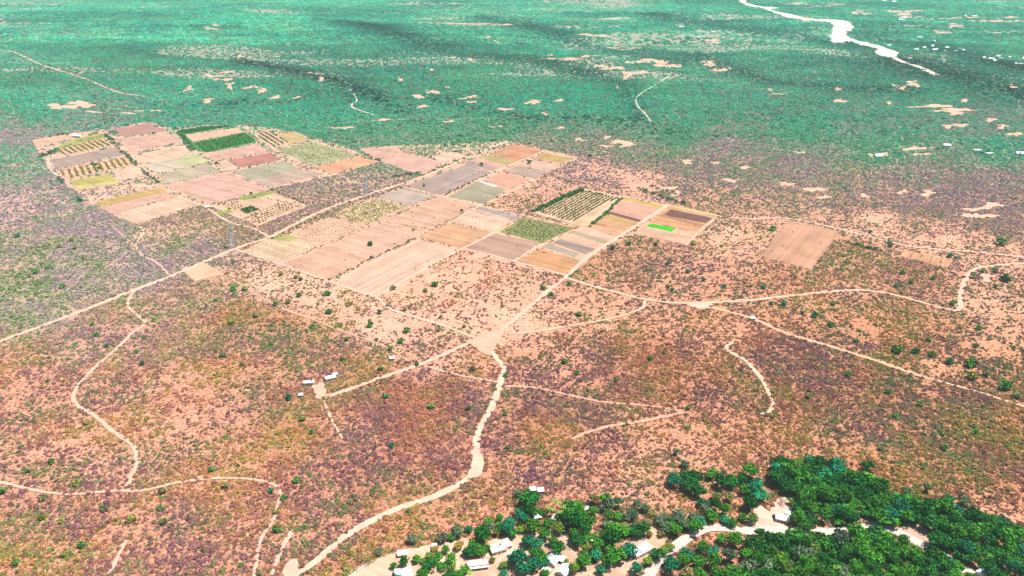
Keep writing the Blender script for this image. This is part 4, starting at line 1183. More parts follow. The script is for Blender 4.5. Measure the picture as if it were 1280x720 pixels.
# ------------------------------------------------------------------ village trees: trunk with limbs + crown
TC = [crown_mesh("crown", 460 + k, 520, .80, .125, 11, .42, .58, .95, hollow=.7) for k in range(6)]      # round broadleaf
TF = [crown_mesh("crown", 480 + k, 420, .48, .12, 10, .50, .66, .8, hollow=.6) for k in range(3)]        # flat acacia
TS = [crown_mesh("crown", 490 + k, 170, .70, .11, 9, .35, .60, .25, hollow=.3) for k in range(3)]        # thin, dry


def trunk_mesh(seed):
    g = random.Random(seed)
    m = MB()
    p = (0, 0, -.03)
    q = (g.uniform(-.05, .05), g.uniform(-.05, .05), .42)
    m.tube(p, q, .065, .045, 7)
    for k in range(5):
        t = 6.283 * k / 5 + g.uniform(-.4, .4)
        r1, h1 = g.uniform(.25, .42), g.uniform(.75, 1.0)
        mid = (q[0] + .5 * r1 * math.cos(t), q[1] + .5 * r1 * math.sin(t), q[2] + .25)
        m.tube(q, mid, .04, .026, 5)
        m.tube(mid, (r1 * math.cos(t), r1 * math.sin(t), h1), .026, .008, 5)
    return m.mesh("trunk", M_BARK)


TT = [trunk_mesh(k) for k in range(4)]
TCOL = {'d': (.016, .13, .016), 'm': (.055, .225, .016), 't': (.018, .21, .095), 'y': (.16, .28, .028), 'o': (.24, .21, .07), 'g': (.13, .19, .10), 'k': (.33, .24, .05), 's': (.22, .20, .21)}
TWORD = {'d': "dark green rounded", 'm': "leafy mid-green", 't': "blue-green feathery", 'y': "bright yellow-green", 'o': "dry olive-brown", 'g': "sparse grey-green", 'k': "orange-brown dry", 's': "leafless grey"}
ANCH = [(505, 712, "by the house with the pale blue tin roof"), (503, 690, "by the low white shed on the sandy yard"), (598, 702, "by the long house with the pink front wall"), (622, 684, "round the large flat-roofed white house"),
        (696, 700, "by the white gable-roofed houses"), (672, 645, "near the small white hut among palms"), (671, 611, "below the pair of white sheds"), (730, 636, "next to the red and white hut"), (744, 674, "by the small white cottage"),
        (803, 689, "round the house with the blue pool"), (850, 640, "in the thin scrub strip above the village road"), (900, 600, "in the tree clump at the edge of the orange scrub"), (910, 645, "on the upper side of the village road"),
        (870, 695, "beside the plum-coloured car"), (930, 695, "on the lower side of the village road bend"), (985, 635, "around the sandy forecourt of the white building"), (1050, 620, "in the dense grove above the village road"),
        (1140, 640, "in the grove behind the bare roadside lot"), (1050, 700, "in the dense grove below the village road"), (1230, 670, "in the grove where the road leaves the village"), (780, 650, "in the scrubby slope above the pool house")]
n_tree = 0


def tree(px, py, rp, tn):
    global n_tree
    rp *= 1.02
    h_c = rp * .55 / 1.6
    x, y = gnd(px, py, h_c * 1.2)
    q = rp * depth_of(x, y) / FPX
    flat = tn in 't' and random.random() < .4
    mesh = random.choice(TF if flat else TS if tn in 'os' and random.random() < .6 or tn == 's' else TC)
    o = empty("tree", (x, y, 0), random.random() * 6.283, (q, q * random.uniform(.9, 1.1), q * random.uniform(.75, 1.3)))
    t = link(bpy.data.objects.new("trunk", random.choice(TT)), o)
    c = link(bpy.data.objects.new("crown", mesh), o)
    c.color = (*vary(TCOL[tn], .32), 1)
    a = min(ANCH, key=lambda k: (k[0] - px) ** 2 + 2 * (k[1] - py) ** 2)[2]
    w = TWORD[tn] + (" small" if rp < 6 else "")
    tag(o, f"{w} tree {a}", "tree", f"{w} trees {a}")
    n_tree += 1
    return x, y


TREES = [(505, 705, 8, 'd'), (492, 707, 5, 'm'), (520, 699, 6.5, 'm'), (529, 701, 5, 'y'), (536, 707, 10, 'd'), (546, 699, 8.5, 'm'), (553, 707, 7, 'm'), (564, 700, 8.5, 'm'), (565, 709, 6, 'y'), (536, 696, 5.5, 'y'), (557, 688, 5.5, 'm'), (574, 682, 7, 'k'),
         (552, 673, 8, 'g'), (564, 672, 6, 'm'), (571, 665, 9, 'g'), (586, 662, 6, 't'), (516, 674, 7, 'g'), (452, 698, 9, 'o'), (462, 701, 7, 'o'), (474, 689, 6, 'g'), (468, 694, 6, 'o'), (492, 686, 5.5, 'o'), (544, 685, 5.5, 'k'), (529, 717, 9, 'm'), (497, 720, 6, 't'),
         (572, 717, 9, 'm'), (581, 711, 7, 'm'), (560, 719, 8, 'd'), (585, 690, 8.5, 'd'), (602, 670, 11, 'd'), (594, 681, 8.5, 'm'), (589, 690, 8, 'd'), (600, 688, 9, 'm'), (609, 685, 5.5, 'm'), (611, 661, 9, 'g'), (634, 660, 11.5, 't'), (621, 666, 5, 'y'), (641, 668, 7, 'm'),
         (637, 652, 8.5, 't'), (650, 642, 9, 't'), (659, 638, 9, 'd'), (656, 650, 7, 't'), (649, 653, 6, 'o'), (666, 660, 10, 'm'), (662, 678, 9, 't'), (672, 680, 8.5, 't'), (657, 677, 6.5, 'm'), (680, 668, 8.5, 'm'), (685, 656, 7, 'm'), (699, 661, 9, 'y'), (691, 678, 7.5, 'm'), (697, 688, 10, 'd'),
         (717, 651, 15, 'd'), (710, 643, 10, 'm'), (727, 647, 9, 'm'), (721, 673, 12, 'd'), (730, 673, 8.5, 'm'), (729, 703, 10, 'm'), (650, 701, 12, 't'), (642, 701, 8.5, 't'), (655, 711, 11, 't'), (667, 706, 10, 't'), (675, 698, 9, 'm'), (680, 703, 8, 't'), (667, 693, 7.5, 'm'), (630, 706, 6, 'y'), (630, 717, 6.5, 't'),
         (615, 700, 4.5, 'y'), (682, 717, 6, 'm'), (717, 711, 7.5, 'y'), (708, 703, 4.5, 'y'), (660, 623, 14, 'd'), (648, 618, 5.5, 'g'), (667, 638, 9, 'm'), (710, 633, 9, 'd'), (722, 633, 9.5, 'm'), (742, 640, 7.5, 'm'), (737, 653, 9, 'm'), (732, 663, 9, 'd'), (762, 633, 8, 'g'), (791, 643, 9.5, 'g'),
         (777, 636, 6, 'o'), (767, 658, 10, 'm'), (758, 656, 7, 'g'), (780, 663, 10, 'm'), (795, 663, 11, 'd'), (805, 663, 9, 'm'), (765, 676, 12, 'd'), (757, 671, 8, 'm'), (785, 688, 11, 't'), (775, 696, 11, 'm'), (760, 701, 11, 'm'), (747, 682, 9.5, 'm'), (745, 695, 9, 't'), (730, 697, 8, 'm'), (765, 689, 9, 'm'),
         (752, 713, 7, 't'), (820, 693, 9.5, 'd'), (830, 688, 7, 'y'), (837, 683, 7, 'y'), (810, 701, 7, 'y'), (795, 713, 9.5, 't'), (835, 661, 10, 'g'), (845, 663, 9, 'm'), (857, 656, 9, 'g'), (867, 658, 9.5, 'm'), (875, 653, 8.5, 't'), (825, 651, 9, 'g'), (815, 641, 7, 'o'), (835, 643, 8, 'o'), (855, 641, 8, 'o'), (848, 650, 8, 'g'),
         (842, 601, 10, 't'), (857, 596, 10, 'd'), (870, 598, 11, 'd'), (860, 608, 11, 'd'), (872, 613, 12, 'd'), (890, 593, 9, 'm'), (902, 603, 11.5, 'd'), (915, 603, 10, 'd'), (927, 598, 10, 'd'), (937, 591, 10.5, 'm'), (942, 608, 13, 't'), (950, 618, 12, 't'), (932, 613, 9, 'm'), (857, 581, 6, 'g'), (845, 566, 5, 'g'),
         (880, 628, 9.5, 't'), (895, 633, 9, 'd'), (905, 638, 9, 'm'), (937, 631, 11, 'd'), (890, 646, 8.5, 'm'), (907, 648, 8.5, 't'), (915, 653, 7.5, 'm'), (930, 648, 6.5, 'm'), (941, 650, 7.5, 'y'), (882, 638, 8, 'g'), (896, 620, 8, 'o'), (912, 622, 7, 'o'),
         (837, 708, 12, 't'), (860, 691, 11, 't'), (855, 702, 9, 'm'), (877, 686, 10, 'm'), (890, 688, 9.5, 't'), (890, 703, 11, 'm'), (872, 703, 10, 'm'), (902, 673, 8.5, 'm'), (920, 678, 10.5, 'm'), (912, 696, 10, 'g'), (935, 693, 10.5, 'm'), (917, 713, 11, 'm'), (940, 681, 11, 'd'), (950, 668, 7.5, 'd'), (952, 690, 11, 'd'),
         (858, 716, 10, 'o'), (875, 717, 10, 'm'), (897, 718, 10, 'm'), (812, 668, 5, 'k'), (826, 668, 5, 'k'), (992, 628, 8, 'y'), (977, 627, 7, 's'), (968, 617, 7, 'o'), (980, 612, 8, 'd'), (996, 582, 8, 'y'),
         (985, 580, 8, 'd'), (1020, 582, 9, 'd'), (1040, 580, 7, 'd'), (1084, 583, 9, 'd'), (1057, 590, 7, 'm'), (1185, 622, 8, 't'), (1135, 615, 7, 'g'), (1160, 612, 6, 'g'), (1205, 628, 8, 'g'), (1240, 618, 8, 'o'), (1262, 612, 7, 'o')]
occ = [tree(*t) for t in TREES]


GROVE = []


def fill_grove(poly, dmin, n, tones, rlo, rhi, seed, n_single=999):
    g = random.Random(seed)
    xs, ys = [p[0] for p in poly], [p[1] for p in poly]
    road = [l for l in KEEP_LINE]
    c = 0
    for _ in range(n * 60):
        if c >= n:
            break
        px, py = g.uniform(min(xs), max(xs)), g.uniform(min(ys), max(ys))
        if not bool(inside(np.array([px]), np.array([py]), poly)[0]):
            continue
        x, y = gnd(px, py, 3)
        if any((x - a) ** 2 + (y - b) ** 2 < dmin * dmin for a, b in occ):
            continue
        rp = g.uniform(rlo, rhi)
        if not keep_mask(np.array([x]), np.array([y]), 2.0)[0]:
            continue
        if c < n_single:
            occ.append(tree(px, py, rp, g.choice(tones)))
        else:
            x, y = gnd(px, py, rp * .4)
            GROVE.append((x, y, rp * depth_of(x, y) / FPX, *vary(TCOL[g.choice(tones)], .42)))
            occ.append((x, y))
        c += 1


fill_grove([(970, 580), (1005, 576), (1040, 580), (1095, 606), (1120, 622), (1165, 630), (1205, 642), (1245, 648), (1272, 664), (1300, 700), (1300, 735), (1215, 735), (1165, 682), (1172, 670), (1156, 657), (1140, 650), (1118, 658), (1098, 650), (1052, 660), (1010, 660), (990, 655), (1004, 628), (985, 612), (965, 600)],
           5.8, 210, "dddmmmdmmt", 7, 13, 1, 62)
fill_grove([(950, 678), (985, 672), (1010, 672), (1055, 672), (1092, 664), (1135, 682), (1160, 692), (1190, 710), (1210, 735), (865, 735), (930, 715)], 5.8, 145, "ddmmmmdmmddmgmyd", 7, 13, 2, 38)
fill_grove([(740, 620), (800, 630), (880, 640), (860, 660), (800, 668), (750, 660)], 5, 22, "ggoom", 6, 8.5, 3)
fill_grove([(600, 655), (640, 640), (740, 640), (745, 715), (640, 720)], 6, 10, "mmy", 5, 7, 4)

TCI = [crown_mesh("grove_crown", 460 + k, 520, .80, .125, 11, .42, .58, .95, M_LEAFI, hollow=.7) for k in range(6)]
r = np.random.default_rng(77)
GR = np.array(GROVE)
hq = GR[:, 2] * (.6 + .95 * r.random(len(GR)))
gn_scatter("grove", np.stack([GR[:, 0], GR[:, 1], GR[:, 0] * 0], 1), np.stack([GR[:, 2], GR[:, 2], hq], 1), np.stack([hq * 0, hq * 0, r.random(len(GR)) * 6.28], 1), r.integers(0, 6, len(GR)),
           np.concatenate([GR[:, 3:6], np.ones((len(GR), 1))], 1), TCI, "closed green canopy of the grove on both sides of the village road", "grove")

# palms
def palm(px, py):
    x, y = gnd(px, py, 6)
    o = empty("palm_tree", (x, y, 0), random.random() * 6)
    h = random.uniform(6.5, 9)
    MB().tube((0, 0, -.1), (.2, .1, h * .5), .24, .19, 8).tube((.2, .1, h * .5), (.3, .2, h), .19, .15, 8).build("trunk", M_BARK, o)
    for k in range(12):
        t = 6.283 * k / 12 + random.uniform(-.2, .2)
        L, lift = random.uniform(2.6, 3.4), random.uniform(-.2, .9)
        vs, fs = [], []
        for j in range(6):
            s = j / 5
            c = np.array((math.cos(t) * L * s, math.sin(t) * L * s, lift * L * s - 1.5 * s * s * L * .5))
            w = .42 * math.sin(math.pi * min(.98, s * .8 + .15))
            sd = np.array((-math.sin(t), math.cos(t), 0)) * w
            b = c + (.3, .2, h)
            vs += [tuple(b - sd - (0, 0, w * .5)), tuple(b), tuple(b + sd - (0, 0, w * .5))]
            if j:
                a = 3 * (j - 1)
                fs += [(a, a + 1, a + 4, a + 3), (a + 1, a + 2, a + 5, a + 4)]
        m = MB().add(vs, fs)
        f = m.build("frond", M_PALM, o)
    tag(o, "slender palm with arching yellow-green fronds near the small white hut", "palm", "palms near the white hut")


M_PALM = mat_plain("palm_frond", (.22, .34, .05), .6, .2, .2, 1)
for p in ((697, 630), (689, 638), (684, 634), (704, 636), (692, 628), (587, 717), (701, 641)):
    palm(*p)

# ------------------------------------------------------------------ buildings
def house(px, py, w, d, h, rot, roof='flat', wall=None, rmat=None, label="", door='s', nwin=2, name="house", porch=None, tank=False):
    """w along local x, d along local y; door and windows on the side turned to the road"""
    wall, rmat = wall or M_WALL, rmat or M_SLAB
    x, y = gnd(px, py, h)
    o = empty(name, (x, y, float(relief(x, y))), R(rot))
    t = .25
    m = MB()
    m.box(-w / 2, w / 2, -d / 2, -d / 2 + t, -.3, h).box(-w / 2, w / 2, d / 2 - t, d / 2, -.3, h)
    m.box(-w / 2, -w / 2 + t, -d / 2 + t, d / 2 - t, -.3, h).box(w / 2 - t, w / 2, -d / 2 + t, d / 2 - t, -.3, h)
    if roof == 'gable':
        e = .28 * d
        for s in (-1, 1):
            xx = s * (w / 2 - t / 2)
            m.add([(xx - t / 2, -d / 2, h), (xx + t / 2, -d / 2, h), (xx - t / 2, d / 2, h), (xx + t / 2, d / 2, h), (xx - t / 2, 0, h + e), (xx + t / 2, 0, h + e)],
                  [(0, 1, 5, 4), (2, 4, 5, 3), (0, 4, 2), (1, 3, 5), (0, 2, 3, 1)])
    m.build("wall", wall, o)
    if roof == 'gable':
        r = MB()
        ov = .5
        for s in (-1, 1):
            y1, z1 = s * (d / 2 + ov), h - .28 * 2 * ov
            n = max(4, int(w / .9))
            for k in range(n):                       # sheet by sheet, every other one a little proud
                xa, xb = -w / 2 - ov + (w + 2 * ov) * k / n, -w / 2 - ov + (w + 2 * ov) * (k + 1) / n
                q = .03 + .025 * (k % 2)
                r.add([(xa, y1, z1 + q), (xb, y1, z1 + q), (xb, 0, h + e + q + .02), (xa, 0, h + e + q + .02), (xa, y1, z1 - .06), (xb, y1, z1 - .06), (xb, 0, h + e - .04), (xa, 0, h + e - .04)],
                      [(0, 1, 2, 3), (4, 7, 6, 5), (0, 4, 5, 1), (1, 5, 6, 2), (2, 6, 7, 3), (3, 7, 4, 0)])
        ro = r.build("roof", rmat, o)
        MB().box(-w / 2 - ov, w / 2 + ov, -.16, .16, h + e + .05, h + e + .14).build("ridge_cap", rmat, ro)
    elif roof == 'shed':
        r = MB()
        n = max(3, int(w / .9))
        for k in range(n):
            xa, xb = -w / 2 - .4 + (w + .8) * k / n, -w / 2 - .4 + (w + .8) * (k + 1) / n
            q = .02 + .025 * (k % 2)
            r.add([(xa, -d / 2 - .4, h + .02 + q), (xb, -d / 2 - .4, h + .02 + q), (xb, d / 2 + .4, h + .6 + q), (xa, d / 2 + .4, h + .6 + q), (xa, -d / 2 - .4, h - .05), (xb, -d / 2 - .4, h - .05), (xb, d / 2 + .4, h + .5), (xa, d / 2 + .4, h + .5)],
                  [(0, 1, 2, 3), (4, 7, 6, 5), (0, 4, 5, 1), (1, 5, 6, 2), (2, 6, 7, 3), (3, 7, 4, 0)])
        r.build("roof", rmat, o)
    else:
        r = MB().box(-w / 2 + t, w / 2 - t, -d / 2 + t, d / 2 - t, h - .45, h - .22)
        ro = r.build("roof", rmat, o)
        pp = MB()
        pp.box(-w / 2 - .06, w / 2 + .06, -d / 2 - .06, -d / 2 + .3, h, h + .12).box(-w / 2 - .06, w / 2 + .06, d / 2 - .3, d / 2 + .06, h, h + .12)
        pp.box(-w / 2 - .06, -w / 2 + .3, -d / 2 + .3, d / 2 - .3, h, h + .12).box(w / 2 - .3, w / 2 + .06, -d / 2 + .3, d / 2 - .3, h, h + .12)
        pp.build("parapet", wall, ro)
        if tank:
            tk = MB().tube((w * .25, d * .2, h - .22), (w * .25, d * .2, h + 1.0), .6, .6, 12).tube((w * .25, d * .2, h + 1.0), (w * .25, d * .2, h + 1.25), .55, .25, 12)
            tk.build("water_tank", M_DARK, ro)
    dr = MB().box(-.5, .5, -d / 2 - .05, -d / 2 + .04, 0, 2.1).build("door", M_DARK, o)
    MB().tube((.35, -d / 2 - .09, 1.05), (.35, -d / 2 - .05, 1.05), .05, .05, 6).build("handle", M_STEEL, dr)
    for k in range(nwin):
        xx = (-1 if k % 2 else 1) * (w * .28 + (k // 2) * w * .14)
        wi = MB().box(xx - .55, xx + .55, -d / 2 - .03, -d / 2 + .03, 1.0, 2.1).build("window", M_GLASS, o)
        f = MB()
        for a, b, c, e2 in ((-.62, .62, 2.1, 2.18), (-.62, .62, .92, 1.0), (-.62, -.55, 1.0, 2.1), (.55, .62, 1.0, 2.1)):
            f.box(xx + a, xx + b, -d / 2 - .06, -d / 2 + .02, c, e2)
        f.build("frame", M_WALL, wi)
    if porch:
        pm = MB().box(-w / 2, w / 2, -d / 2 - porch[0], -d / 2 - .02, h - .75, h - .6).build("porch_roof", porch[1], o)
        for k in range(4):
            xx = -w / 2 + .2 + (w - .4) * k / 3
            MB().box(xx - .1, xx + .1, -d / 2 - porch[0] + .1, -d / 2 - porch[0] + .3, -.2, h - .755).build("post", M_WALL, pm)
    tag(o, label, "house" if name == "house" else name.replace("_", " "))
    return o


house(503, 691, 6.5, 3.6, 2.6, 8, 'shed', M_CONC, M_TIN, "low white-roofed shed alone on the upper edge of the sandy yard", name="shed", nwin=0)
house(543, 682, 3.2, 2.6, 2.4, 10, 'shed', M_CONC, M_TIN, "tiny white shed beside the orange-brown tree", name="shed", nwin=0)
house(504, 715, 11, 7.5, 3.0, 12, 'gable', M_WALL, M_TINB, "house with pale blue-white tin roof behind the dark round tree")
house(597, 703, 15, 6.0, 3.0, 10, 'flat', M_WALLP, M_SLAB, "long white flat-roofed house with a pink front wall", nwin=4, porch=(1.8, M_SLAB))
house(622, 684, 10.5, 7.5, 3.4, 22, 'flat', M_WALL, M_SLAB, "large square white flat-roofed house with a dark water tank on top", nwin=4, tank=True)
house(634, 678, 4.2, 8.0, 2.8, 22, 'flat', M_WALL, M_SLAB, "narrow white side building touching the large flat-roofed house", nwin=1)
house(640, 692, 4.6, 3.8, 2.8, 20, 'flat', M_WALL, M_TIN, "small white cube hut in front of the blue-green feathery trees", nwin=1)
house(691, 699, 8.5, 7.0, 3.0, 62, 'gable', M_CONC, M_TINB, "white-walled house with bluish tin gable, uppermost of the gabled pair")
house(701, 697, 6.5, 5.0, 2.8, -25, 'gable', M_WALL, M_TIN, "small white gable wing beside the bluish tin house", nwin=1)
house(705, 712, 8.5, 7.0, 3.0, 55, 'gable', M_WALL, M_TIN, "white tin-gabled house below the bluish tin house", nwin=2)
house(683, 712, 6.5, 6.0, 2.8, 55, 'flat', M_CONC, M_CONC, "unpainted beige concrete house with flat roof beside white gables", nwin=1)
house(672, 645, 5.0, 3.6, 2.6, 15, 'shed', M_CONC, M_TIN, "small white hut with lean-to roof beside the slender palms", nwin=1, name="hut")
house(694, 646, 6.0, 4.0, 2.5, 60, 'flat', M_CONC, M_CONC, "pinkish concrete hut with flat roof below the palms", nwin=1, name="hut")
house(666, 611, 4.4, 3.4, 2.5, 8, 'shed', M_CONC, M_SLAB, "cream-roofed shed, left of two sheds above the big dark tree", name="shed", nwin=0)
house(676, 612, 4.4, 3.8, 2.5, 8, 'shed', M_CONC, M_TIN, "white-roofed shed, right of two sheds above the big dark tree", name="shed", nwin=0)
house(733, 635, 4.6, 3.4, 2.6, 20, 'flat', M_WALL, M_CONC, "white hut with a red painted annexe above the dark trees", nwin=1, name="hut")
house(727, 636, 2.4, 3.6, 2.4, 20, 'flat', M_RED, M_RED, "small bright red hut beside the white hut", nwin=0, name="hut")
house(744, 673, 6.0, 5.2, 2.9, 70, 'flat', M_WALL, M_SLAB, "small white cottage surrounded by leafy trees", nwin=2, tank=True)
house(806, 684, 9.5, 8.0, 3.4, 32, 'flat', M_WALL, M_SLAB, "big white flat-roofed house next to the blue pool", nwin=4)
house(798, 690, 7.0, 6.0, 3.0, 32, 'flat', M_WALL, M_SLAB, "lower white wing of the pool house, nearest the pool", nwin=2)
house(978, 646, 8.5, 6.0, 3.2, -22, 'gable', M_WALL, M_TIN, "white tin-roofed building on the sandy forecourt by the village road", nwin=2)
house(986, 641, 3.6, 3.0, 2.6, -22, 'shed', M_CONC, M_TIN, "small white lean-to behind the forecourt building", name="shed", nwin=0)
house(1228, 715, 5.5, 5.0, 3.0, 30, 'gable', M_WALL, M_TINB, "pale blue roofed house hidden in the grove where the road leaves", nwin=1)
house(386, 477, 10, 5.0, 3.0, 8, 'flat', M_WALL, M_SLAB, "low white farm building with a dark roof hatch on the scrub plain", nwin=3, tank=True)
house(413, 471, 10.5, 6, 3.0, 25, 'flat', M_WALL, M_SLAB, "larger white farm building at the end of the sandy drive", nwin=3)
house(419, 467, 5, 4, 3.0, 25, 'flat', M_WALL, M_SLAB, "small white annexe behind the larger farm building", nwin=1)
house(490, 447, 4.5, 3.0, 2.6, 10, 'shed', M_CONC, M_TIN, "lone white shed in the scrub by the red fence track", name="shed", nwin=0)
house(376, 493, 3.5, 2.5, 2.4, 10, 'shed', M_CONC, M_TIN, "tiny white shed west of the sandy farm drive", name="shed", nwin=0)
house(97, 169, 22, 9, 4.0, -20, 'gable', M_WALL, M_TIN, "white tin-roofed farm shed at the head of the western orchard rows", nwin=3, name="barn")
house(259, 258, 7, 5, 3.0, 30, 'shed', M_WALL, M_TIN, "small white hut at the lane corner below the mauve plots", nwin=1, name="hut")
house(941, 397, 5, 4, 2.5, 0, 'shed', M_CONC, M_TIN, "tiny white hut in green scrub beside the eastern road fork", nwin=0, name="hut")
house(719, 494, 4, 2.6, 2.4, 10, 'shed', M_CONC, M_TIN, "tiny pale hut on the red footpath through purple scrub", nwin=0, name="hut") if False else None
rf = random.Random(8)
FARH = [(1155, 59), (1159, 62), (1168, 62), (1184, 59), (1181, 63), (1171, 61), (1204, 62), (1195, 63), (1240, 71), (1243, 73), (1252, 70), (1230, 70), (1270, 76), (1277, 76), (1262, 69), (1150, 45), (1109, 54), (1112, 56), (1168, 50), (1175, 45), (1117, 5), (1105, 3), (1170, 9), (1207, 17), (1219, 18), (1224, 12), (1131, 19), (1127, 25), (1190, 31),
        (892, 39), (852, 33), (888, 51), (873, 46), (1184, 181), (1237, 191), (1275, 191), (1279, 191), (1222, 187), (1098, 194), (1165, 57), (1200, 60), (1248, 68), (1282, 70), (1137, 74), (1145, 62)]
for k, (px, py) in enumerate(FARH):
    big = py < 120
    wd = rf.uniform(10, 17) * (1.5 if py < 40 else 1.0)
    white = k % 3
    house(px, py, wd, wd * rf.uniform(.55, .8), rf.uniform(3.5, 5.5), rf.uniform(-40, 40), ('gable', 'flat', 'gable')[white], M_WALL, (M_TIN, M_SLAB, M_TINB)[white],
          ("%s white house in the far village across the dry river bed" % ("gable-roofed tin", "flat-roofed", "bluish gable-roofed")[white]) if 120 > py and px > 1090 else
          ("%s white house alone in the woodland before the river" % ("gable-roofed tin", "flat-roofed", "bluish gable-roofed")[white]) if py < 120 else
          ("%s white house in the green belt right of the woodland" % ("gable-roofed tin", "flat-roofed", "bluish gable-roofed")[white]), nwin=2)["group"] = "far houses"

# pool, car, pickup, truck, poles
x, y = gnd(795, 695)
o = empty("swimming_pool", (x, y, 0), R(32))
MB().box(-2.9, 2.9, -2.1, -1.7, -.1, .32).box(-2.9, 2.9, 1.7, 2.1, -.1, .32).box(-2.9, -2.5, -1.7, 1.7, -.1, .32).box(2.5, 2.9, -1.7, 1.7, -.1, .32).build("rim", M_SLAB, o)
MB().box(-2.5, 2.5, -1.7, 1.7, -.05, .24).build("water", M_POOL, o)
tag(o, "small bright blue pool with white rim beside the white house", "pool")


def car(px, py, rot, paint, label, kind):
    x, y = gnd(px, py, .7)
    o = empty("car" if kind == 'car' else "pickup_truck", (x, y, 0.56), R(rot))
    L, Wd = (4.4, 1.75) if kind == 'car' else (5.3, 1.9)
    prof = [(-L / 2, .35), (-L / 2, .85), (-L / 2 + .3, .95), (L / 2 - .9, .92), (L / 2, .72), (L / 2, .35)] if kind == 'car' else [(-L / 2, .45), (-L / 2, 1.05), (.2, 1.05), (L / 2 - 1.0, 1.05), (L / 2, .9), (L / 2, .45)]

    def extr(pr, wd, nm, mat, par, inset=0):
        n = len(pr)
        vs = [(a, -wd / 2, b) for a, b in pr] + [(a, wd / 2, b) for a, b in pr]
        fs = [tuple(range(n)), tuple(range(2 * n - 1, n - 1, -1))] + [(i, i + n, (i + 1) % n + n, (i + 1) % n) for i in range(n)]
        return MB().add(vs, fs).build(nm, mat, par)
    body = extr(prof, Wd, "body", paint, o)
    if kind == 'car':
        cab = extr([(-L / 2 + .35, .93), (-L / 2 + .8, 1.42), (.35, 1.45), (1.15, .93)], Wd * .84, "cabin", M_GLASS, o)
        MB().box(-L / 2 + .78, .38, -Wd * .41, Wd * .41, 1.425, 1.49).build("roof", paint, o)
    else:
        cab = extr([(-.3, 1.06), (-.2, 1.68), (.9, 1.7), (1.6, 1.06)], Wd * .86, "cabin", M_GLASS, o)
        MB().box(-.22, .95, -Wd * .42, Wd * .42, 1.68, 1.75).build("roof", paint, o)
        MB().box(-L / 2 + .12, -.4, -Wd * .42, Wd * .42, 1.055, 1.075).build("cargo_bed", M_DARK, o)
    for sx in (-1, 1):
        for sy in (-1, 1):
            wx, wy = sx * L * .31, sy * (Wd / 2 - .02)
            wh = MB().tube((wx, wy - .11, .33), (wx, wy + .11, .33), .33, .33, 14).build("wheel", M_TYRE, o)
            MB().tube((wx, wy + sy * .11, .33), (wx, wy + sy * .13, .33), .2, .18, 10).build("rim", M_STEEL, wh)
        MB().box(L / 2 - .02, L / 2 + .03, sx * Wd * .33 - .18, sx * Wd * .33 + .18, .58, .70).build("headlight", M_CARW, o)
    tag(o, label, "car" if kind == 'car' else "pickup")
    return o


car(842, 693.5, 48, M_CARP, "plum-coloured car driving on the pale village road", 'car')
car(867, 672, -28, M_CARD, "dark maroon pickup parked across the edge of the village road", 'pickup')
car(967.5, 646, 80, M_CARD, "dark car parked beside the white forecourt building", 'car')
car(957, 668, 10, M_CARW, "white car under the trees at the forecourt entrance", 'car')
car(776, 297.5, 30, M_CARW, "white pickup parked on the field lane beside the striped plots", 'pickup').scale = (1.5, 1.5, 1.5)
car(686, 638, 70, M_CARD, "dark car half hidden among the palms", 'car')


def pole(px, py, h, label):
    x, y = gnd(px, py)
    o = empty("utility_pole", (x, y, 0), R(20))
    MB().tube((0, 0, -.3), (0, 0, h), .19, .13, 8).build("shaft", M_WOOD, o)
    ca = MB().box(-1.0, 1.0, -.07, .07, h - .7, h - .55).build("cross_arm", M_WOOD, o)
    for xx in (-.85, 0, .85):
        MB().tube((xx, 0, h - .55), (xx, 0, h - .3), .06, .05, 6).build("insulator", M_DARK, ca)
    tag(o, label, "pole", None)


pole(736, 720, 12, "pale utility pole in front of the green trees below the cottage")
pole(824, 706, 9, "utility pole at the village road by the pool house")
pole(917, 672, 9, "utility pole beside the village road bend")


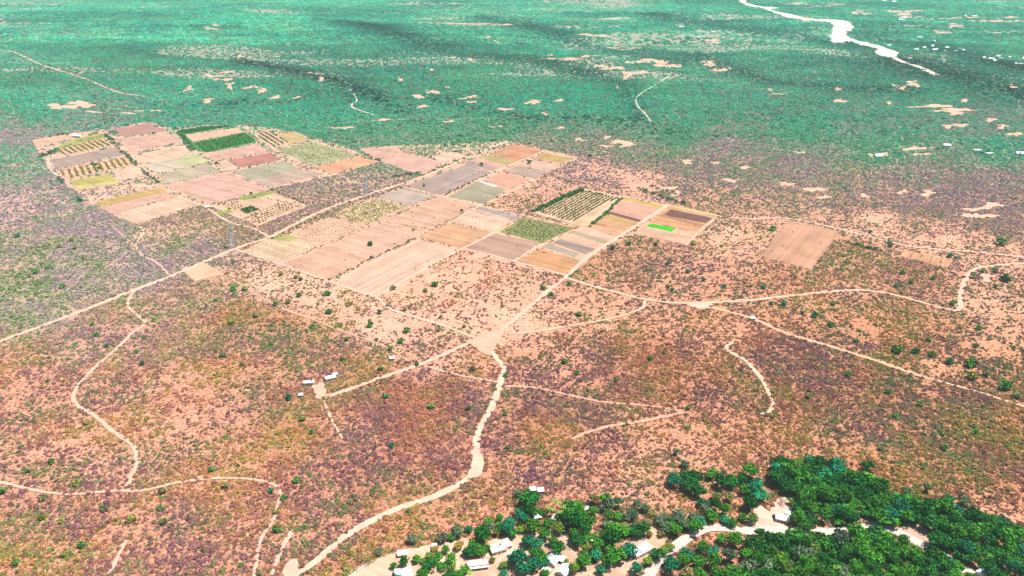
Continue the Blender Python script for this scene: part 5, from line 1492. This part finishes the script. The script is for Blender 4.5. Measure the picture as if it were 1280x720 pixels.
def pylon(px, py, h, label, rz=25):
    x, y = gnd(px, py)
    o = empty("power_pylon", (x, y, float(relief(x, y))), R(rz))

    def half(zz):
        return 3.2 * (1 - zz / h) ** .9 + .55 if zz < h * .72 else .75
    lv = [0, .16, .31, .44, .56, .66, .74, .82, .9, 1.0]
    cor = [(-1, -1), (1, -1), (1, 1), (-1, 1)]
    for cx, cy in cor:
        m = MB()
        for a, b in zip(lv[:-1], lv[1:]):
            ha, hb = half(a * h), half(b * h)
            m.tube((cx * ha, cy * ha, a * h - (.3 if a == 0 else 0)), (cx * hb, cy * hb, b * h), .26, .22, 4)
        m.build("leg", M_STEEL, o)
    for k in range(4):
        m = MB()
        c0, c1 = cor[k], cor[(k + 1) % 4]
        for a, b in zip(lv[:-1], lv[1:]):
            ha, hb = half(a * h), half(b * h)
            m.tube((c0[0] * ha, c0[1] * ha, a * h), (c1[0] * hb, c1[1] * hb, b * h), .14, .14, 4)
            m.tube((c1[0] * ha, c1[1] * ha, a * h), (c0[0] * hb, c0[1] * hb, b * h), .14, .14, 4)
            m.tube((c0[0] * hb, c0[1] * hb, b * h), (c1[0] * hb, c1[1] * hb, b * h), .14, .14, 4)
        m.build("bracing", M_STEEL, o)
    for f, L in ((.74, 6.2), (.86, 5.2), (.97, 4.4)):
        m = MB()
        for s in (-1, 1):
            m.tube((0, -.6, f * h), (s * L, 0, f * h + .3), .14, .08, 4).tube((0, .6, f * h), (s * L, 0, f * h + .3), .14, .08, 4).tube((0, 0, f * h + 1.6), (s * L, 0, f * h + .3), .12, .08, 4)
        a = m.build("cross_arm", M_STEEL, o)
        for s in (-1, 1):
            MB().tube((s * L, 0, f * h + .25), (s * L, 0, f * h - 1.6), .12, .12, 6).build("insulator", M_STEEL, a)
    tag(o, label, "pylon", None)


pylon(291, 309, 30, "grey-blue steel lattice pylon beside the main dirt road junction")
pylon(458, 244, 31, "grey-blue lattice pylon on the roadside between the olive orchard and scrub")
pylon(735, 170, 34, "lattice pylon in the woodland above the corner of the northern plots")
pylon(823, 106, 36, "far lattice pylon beside the pale woodland clearings")
pylon(753, 136, 34, "lattice pylon in green woodland left of the dry wash") if False else None
pylon(987, 44, 38, "far lattice pylon on the bank of the dry river bed")

# wall at the lower yard
pl = smooth([gnd(*p) for p in ((432, 726), (447, 714), (458, 707), (467, 702))], 3)
m = MB()
for a, b in zip(pl[:-1], pl[1:]):
    d = (b - a) / np.linalg.norm(b - a)
    n = np.array((-d[1], d[0])) * .18
    m.add([(*(a - n), -.2), (*(a + n), -.2), (*(b + n), -.2), (*(b - n), -.2), (*(a - n), 1.6), (*(a + n), 1.6), (*(b + n), 1.6), (*(b - n), 1.6)],
          [(0, 1, 2, 3), (4, 7, 6, 5), (0, 4, 5, 1), (1, 5, 6, 2), (2, 6, 7, 3), (3, 7, 4, 0)])
tag(m.build("boundary_wall", M_WALL), "low pale boundary wall along the upper edge of the sandy yard", "wall")

# ------------------------------------------------------------------ haze over the plain
hm = bpy.data.materials.new("haze_air")
hm.use_nodes = True
nt = hm.node_tree
nt.nodes.clear()
out = nt.nodes.new("ShaderNodeOutputMaterial")
pv = nt.nodes.new("ShaderNodeVolumePrincipled")
pv.inputs["Color"].default_value = (.50, .98, .95, 1)
pv.inputs["Density"].default_value = 5.0e-5
pv.inputs["Anisotropy"].default_value = 0.0
nt.links.new(pv.outputs[0], out.inputs["Volume"])
hz_o = MB().box(-14700, 14700, -4000, 15000, -25, 430).build("haze", hm)
hz_o["kind"] = "stuff"
tag(hz_o, "pale blue-green haze over the distant plain", "haze")
print("trees", n_tree, "scrub", len(SC[0]), "woodland", len(FW[0]), "plantation", len(PL[0]))
